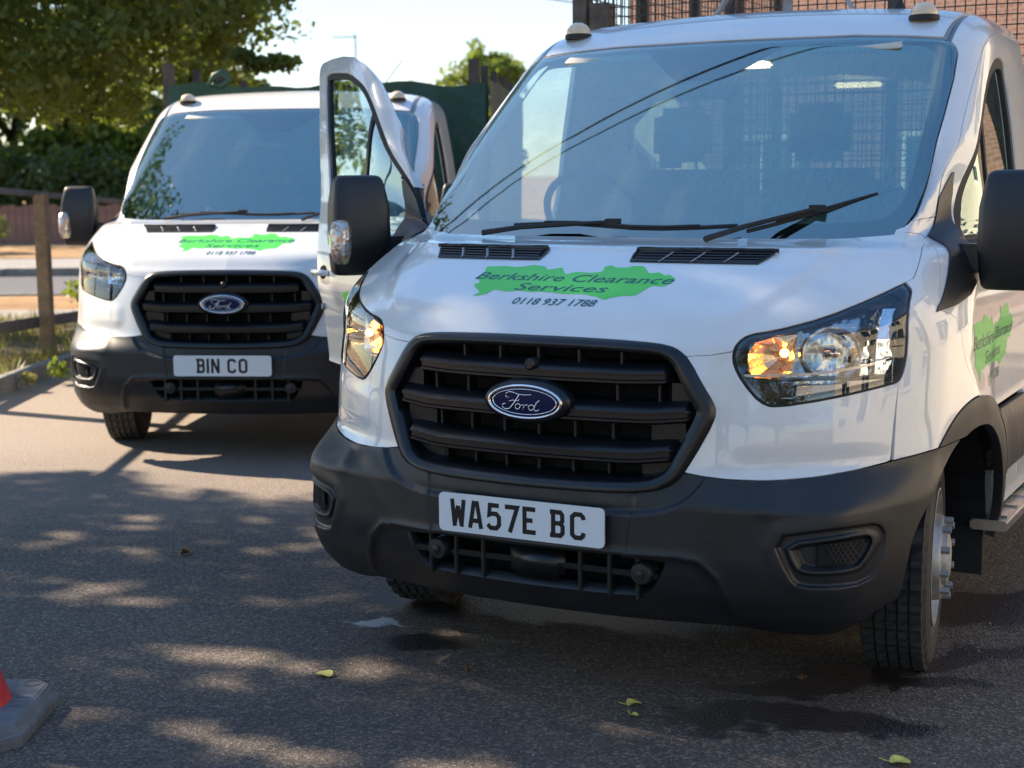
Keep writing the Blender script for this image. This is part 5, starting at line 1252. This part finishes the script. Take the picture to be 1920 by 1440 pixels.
simple('slate', (.12, .10, .095), .7, nscale=5, namp=.3)
simple('window_dark', (.03, .04, .05), .05, coat=1)
simple('upvc', (.78, .78, .76), .4)
simple('shed_wood', (.20, .13, .10), .85, nscale=3, namp=.3)
def house(name, loc, rz, w, d, hw, hr, wall, roof, label, wins=(), cat='house', eave=.3):
    h = empty(name, loc, rz, label, cat)
    q = MB(); q.add([(-w/2, -d/2, -.1), (w/2, -d/2, -.1), (w/2, d/2, -.1), (-w/2, d/2, -.1), (-w/2, -d/2, hw), (w/2, -d/2, hw), (w/2, d/2, hw), (-w/2, d/2, hw), (-w/2, 0, hw+hr), (w/2, 0, hw+hr)], [(0, 1, 5, 4), (2, 3, 7, 6), (1, 2, 6, 9, 5), (3, 0, 4, 8, 7)]); q.obj('wall', wall, h)
    for s in (-1, 1):
        n = 10
        y0, z0 = s*(d/2+eave), hw-hr*eave/(d/2); 
        q = MB(); q.add([(-w/2-.15, y0, z0), (w/2+.15, y0, z0), (w/2+.15, 0, hw+hr), (-w/2-.15, 0, hw+hr), (-w/2-.15, y0, z0+.09), (w/2+.15, y0, z0+.09), (w/2+.15, 0, hw+hr+.09), (-w/2-.15, 0, hw+hr+.09)], [(0, 1, 2, 3), (4, 5, 6, 7), (0, 1, 5, 4), (1, 2, 6, 5), (3, 0, 4, 7)]); q.obj('roof', roof, h)
    for (x, z, ww, wh, s) in wins:
        q = MB(); y = s*(d/2+.02)
        for bx_ in ((x, z+wh/2, ww+.1, .07), (x, z-wh/2, ww+.1, .07), (x-ww/2, z, .07, wh), (x+ww/2, z, .07, wh), (x, z, .05, wh)): q.box((bx_[0], y, bx_[1]), (bx_[2], .08, bx_[3]))
        f = q.obj('window', 'upvc', h); q = MB(); q.box((x, y-s*.01, z), (ww, .03, wh)); q.obj('pane', 'window_dark', f)
    return h
W4 = [(x, z, 1.2, 1.2, -1) for x in (-3.6, -1.2, 1.2, 3.6) for z in (1.4, 4.0)]
house('brick_house', (9.9, 20.8, 0), math.radians(-50), 15.5, 8, 5.4, 2.4, 'brick_wall', 'roof_tile', 'red brick building seen through the mesh cage above the near cab', [(x, z, 1.2, 1.2, -1) for x in (-5, -2, 2, 5) for z in (1.4,)])
house('terrace_house', (11.5, 3.5, 0), math.radians(90), 16, 7, 5.2, 2.2, 'cream_render', 'slate', 'cream rendered terrace to the right of the yard, mirrored in the near truck', [(x, z, 1.1, 1.3, s) for x in (-6.5, -4, -1.5, 1, 3.5, 6) for z in (1.5, 4.0) for s in (-1, 1)])
house('garden_shed', (-1.35, 20.5, 0), 0, 1.9, 2.4, 1.9, .0, 'shed_wood', 'shed_wood', 'brown shed with a sloping roof seen between the two cabs', (), 'shed')
bpy.data.objects['garden_shed'].rotation_euler = (0, 0, 0)
house('bungalow', (-7.0, 52, 0), 0, 9, 7, 2.3, 1.7, 'brick_wall', 'slate', 'low bungalow hidden behind the rear truck, its aerial mast above the cab', ())
ma = empty('aerial_mast', (-5.1, 52, 3.6), 0, 'thin television aerial mast rising above the open cab door', 'aerial')
q = MB(); q.bar((0, 0, 0), (0, 0, 2.55), .05); q.obj('mast', 'steel_paint', ma)
q = MB(); q.bar((-.75, 0, 2.45), (.05, 0, 2.48), .035)
for k in range(6): q.bar((-.7+.13*k, -.25, 2.455), (-.7+.13*k, .25, 2.455), .02)
q.obj('aerial', 'steel_paint', ma)

# overhead cables
simple('cable', (.02, .02, .02), .7)
simple('pole_wood', (.12, .085, .06), .9)
def cable(p0, p1, sag, r, label, grp='overhead cables'):
    pts = []
    for i in range(41):
        t = i/40; p = Vector(p0).lerp(Vector(p1), t); p.z -= sag*4*t*(1-t); pts.append(tuple(p))
    q = MB(); q.tube(pts, r, 6); tag(q.obj('overhead_cable', 'cable'), label, 'cable', grp)
cable((-14, 12.22, 10.64), (7.6, 5.09, 7.27), 1.75, .013, 'thicker upper overhead cable of the two reflected in the windscreens')
cable((-14, 12.08, 10.62), (7.6, 4.90, 7.26), 1.78, .010, 'lower and thinner of the two overhead cables reflected in the windscreens')
cable((-8.0, 30, 8.2), (7.5, 30, 5.0), 1.6, .012, 'faint overhead cable sagging across the sky above the open door')
for (x, y, l) in ((-14.1, 12.2, 'tall wooden pole at the left end of the cables'), (7.7, 5.0, 'tall wooden pole at the right end of the cables')):
    q = MB(); q.tube([(0, 0, -.1), (0, 0, 10.9 if x < 0 else 7.6)], [.14, .10], 12); o = q.obj('utility_pole', 'pole_wood', None, smooth=True); o.location = (x, y, 0); tag(o, l, 'pole')

# hedge and trees behind the camera, seen in the paint and lamps
for i, (x, y, l) in enumerate(((-6, -9, 'tree behind the camera to the left'), (0.5, -11, 'tree straight behind the camera'), (6.5, -9.5, 'tree behind the camera to the right'))):
    tree('roadside_tree', (x, y, 0), 2.0, .2, (x, y, 3.9), (2.6, 2.0, 2.4), 110, .7, 40, .22, 'leaf_dark', l, 'trees behind the yard', 5)

# ---- traffic cone at the bottom left
simple('cone_red', (.62, .035, .045), .5, nscale=12, namp=.35, bs=.2, bscale=60)
simple('cone_white', (.7, .7, .68), .4, nscale=12)
simple('cone_base', (.13, .14, .145), .8, nscale=10, namp=.35, bs=.5, bscale=70)
cn = empty('traffic_cone', (-1.555, 4.14, 0), 0, 'red traffic cone on a grey rubber base at the bottom left corner', 'traffic cone')
q = MB(); o8 = lambda r, c: [(r, -r+c), (r, r-c), (r-c, r), (-r+c, r), (-r, r-c), (-r, -r+c), (-r+c, -r), (r-c, -r)]
V = []
for r, c, z in ((.225, .055, .0), (.228, .055, .030), (.216, .050, .038), (.208, .048, .058), (.198, .045, .066)): V += [(x, y, z) for x, y in o8(r, c)]
q.add(V, [(i*8+k, i*8+(k+1) % 8, (i+1)*8+(k+1) % 8, (i+1)*8+k) for i in range(4) for k in range(8)]+[tuple(range(32, 40))])
cb = q.obj('base', 'cone_base', cn, bevel=.004)
q = MB(); q.lathe([(.026, 0), (.026, .0018), (.022, .0018), (.022, 0)], 24, 'Z', (.155, .155, .0662)); q.obj('moulded_ring', 'cone_base', cb)
q = MB()
for k in range(4): q.box((.165, -.02+k*.035-.05, .0668), (.05-.01*(k % 2), .006, .0025), .1)
q.obj('moulded_bars', 'cone_base', cb)
q = MB(); q.lathe([(.160, .060), (.153, .078), (.128, .15), (.105, .26)], 40, 'Z', (-.02, 0, 0)); q.obj('cone_body', 'cone_red', cn, smooth=True)
q = MB(); q.lathe([(.105, .26), (.080, .42)], 40, 'Z', (-.02, 0, 0)); q.obj('reflective_sleeve', 'cone_white', cn, smooth=True)
q = MB(); q.lathe([(.080, .42), (.036, .72), (.03, .74), (0, .74)], 40, 'Z', (-.02, 0, 0)); q.obj('cone_top', 'cone_red', cn, smooth=True)

# ---- fallen leaves
simple('leaf_yellow', (.62, .55, .12), .6, nscale=60, namp=.25)
simple('leaf_brown', (.28, .15, .07), .7, nscale=60, namp=.3)
def heart(s, curl):
    pts = []
    for a in np.linspace(0, 2*math.pi, 18, endpoint=False):
        r = s*(.5+.12*math.cos(a)-.10*abs(math.sin(a/2+math.pi/2))**6); pts.append((r*math.cos(a), r*math.sin(a)*.9, .004+curl*(math.sin(a)**2)*s+.15*curl*s*math.cos(3*a)))
    return pts
def fallen(x, y, s, rz, mat, lab, curl=.12):
    q = MB(); P_ = heart(s, curl); q.add(P_+[(0, 0, .003)], [(i, (i+1) % 18, 18) for i in range(18)]); o = q.obj('fallen_leaf', mat, None, smooth=True); o.location = (x, y, .003); o.rotation_euler = (0, 0, rz); tag(o, lab, 'leaf', 'fallen leaves on the asphalt')
    q = MB(); q.tube([(-s*.35, 0, .006), (-s*.6, .003, .010), (-s*.85, .012, .014)], .0012, 5); q.obj('stalk', mat, o)
for a in ((-.58, 4.53, .062, 2.4, 'leaf_yellow', 'bright yellow heart shaped leaf on the asphalt left of the near bumper'),
          (.34, 4.24, .05, .5, 'leaf_yellow', 'pale yellow leaf lying in front of the near truck, larger of two together', .22),
          (.335, 4.15, .026, -.4, 'leaf_yellow', 'tiny pale leaf just in front of the pale yellow one', .22),
          (-.14, 4.54, .035, 1.2, 'leaf_brown', 'small crumpled brown leaf under the number plate side', .8),
          (-1.33, 6.07, .05, .2, 'leaf_brown', 'brown leaf on the dappled asphalt between the trucks', .5),
          (.99, 3.79, .06, .1, 'leaf_yellow', 'yellow leaf cut by the bottom edge of the picture', .15),
          (.87, 4.45, .022, .8, 'leaf_brown', 'small brown leaf scrap beside the wet patch', .6)): fallen(*a)

# grit scattered on the yard
gv = []; gf = []
for i in range(420):
    x = rng.uniform(-3, 2.5); y = rng.uniform(3.6, 9); s_ = rng.uniform(.0015, .0045)
    P_ = [(x+s_*math.cos(a)*rng.uniform(.7, 1.3), y+s_*math.sin(a)*rng.uniform(.7, 1.3), .001) for a in (0, 1.3, 2.6, 3.9, 5.2)]+[(x, y, s_*1.1)]; b0 = len(gv); gv += P_; gf += [(b0+j, b0+(j+1) % 5, b0+5) for j in range(5)]
simple('grit_stone', (.42, .37, .30), .9)
tag(obj('grit', mesh_np('grit', np.array(gv), gf, 'grit_stone')), 'loose grit scattered over the asphalt', 'grit', kind='stuff')
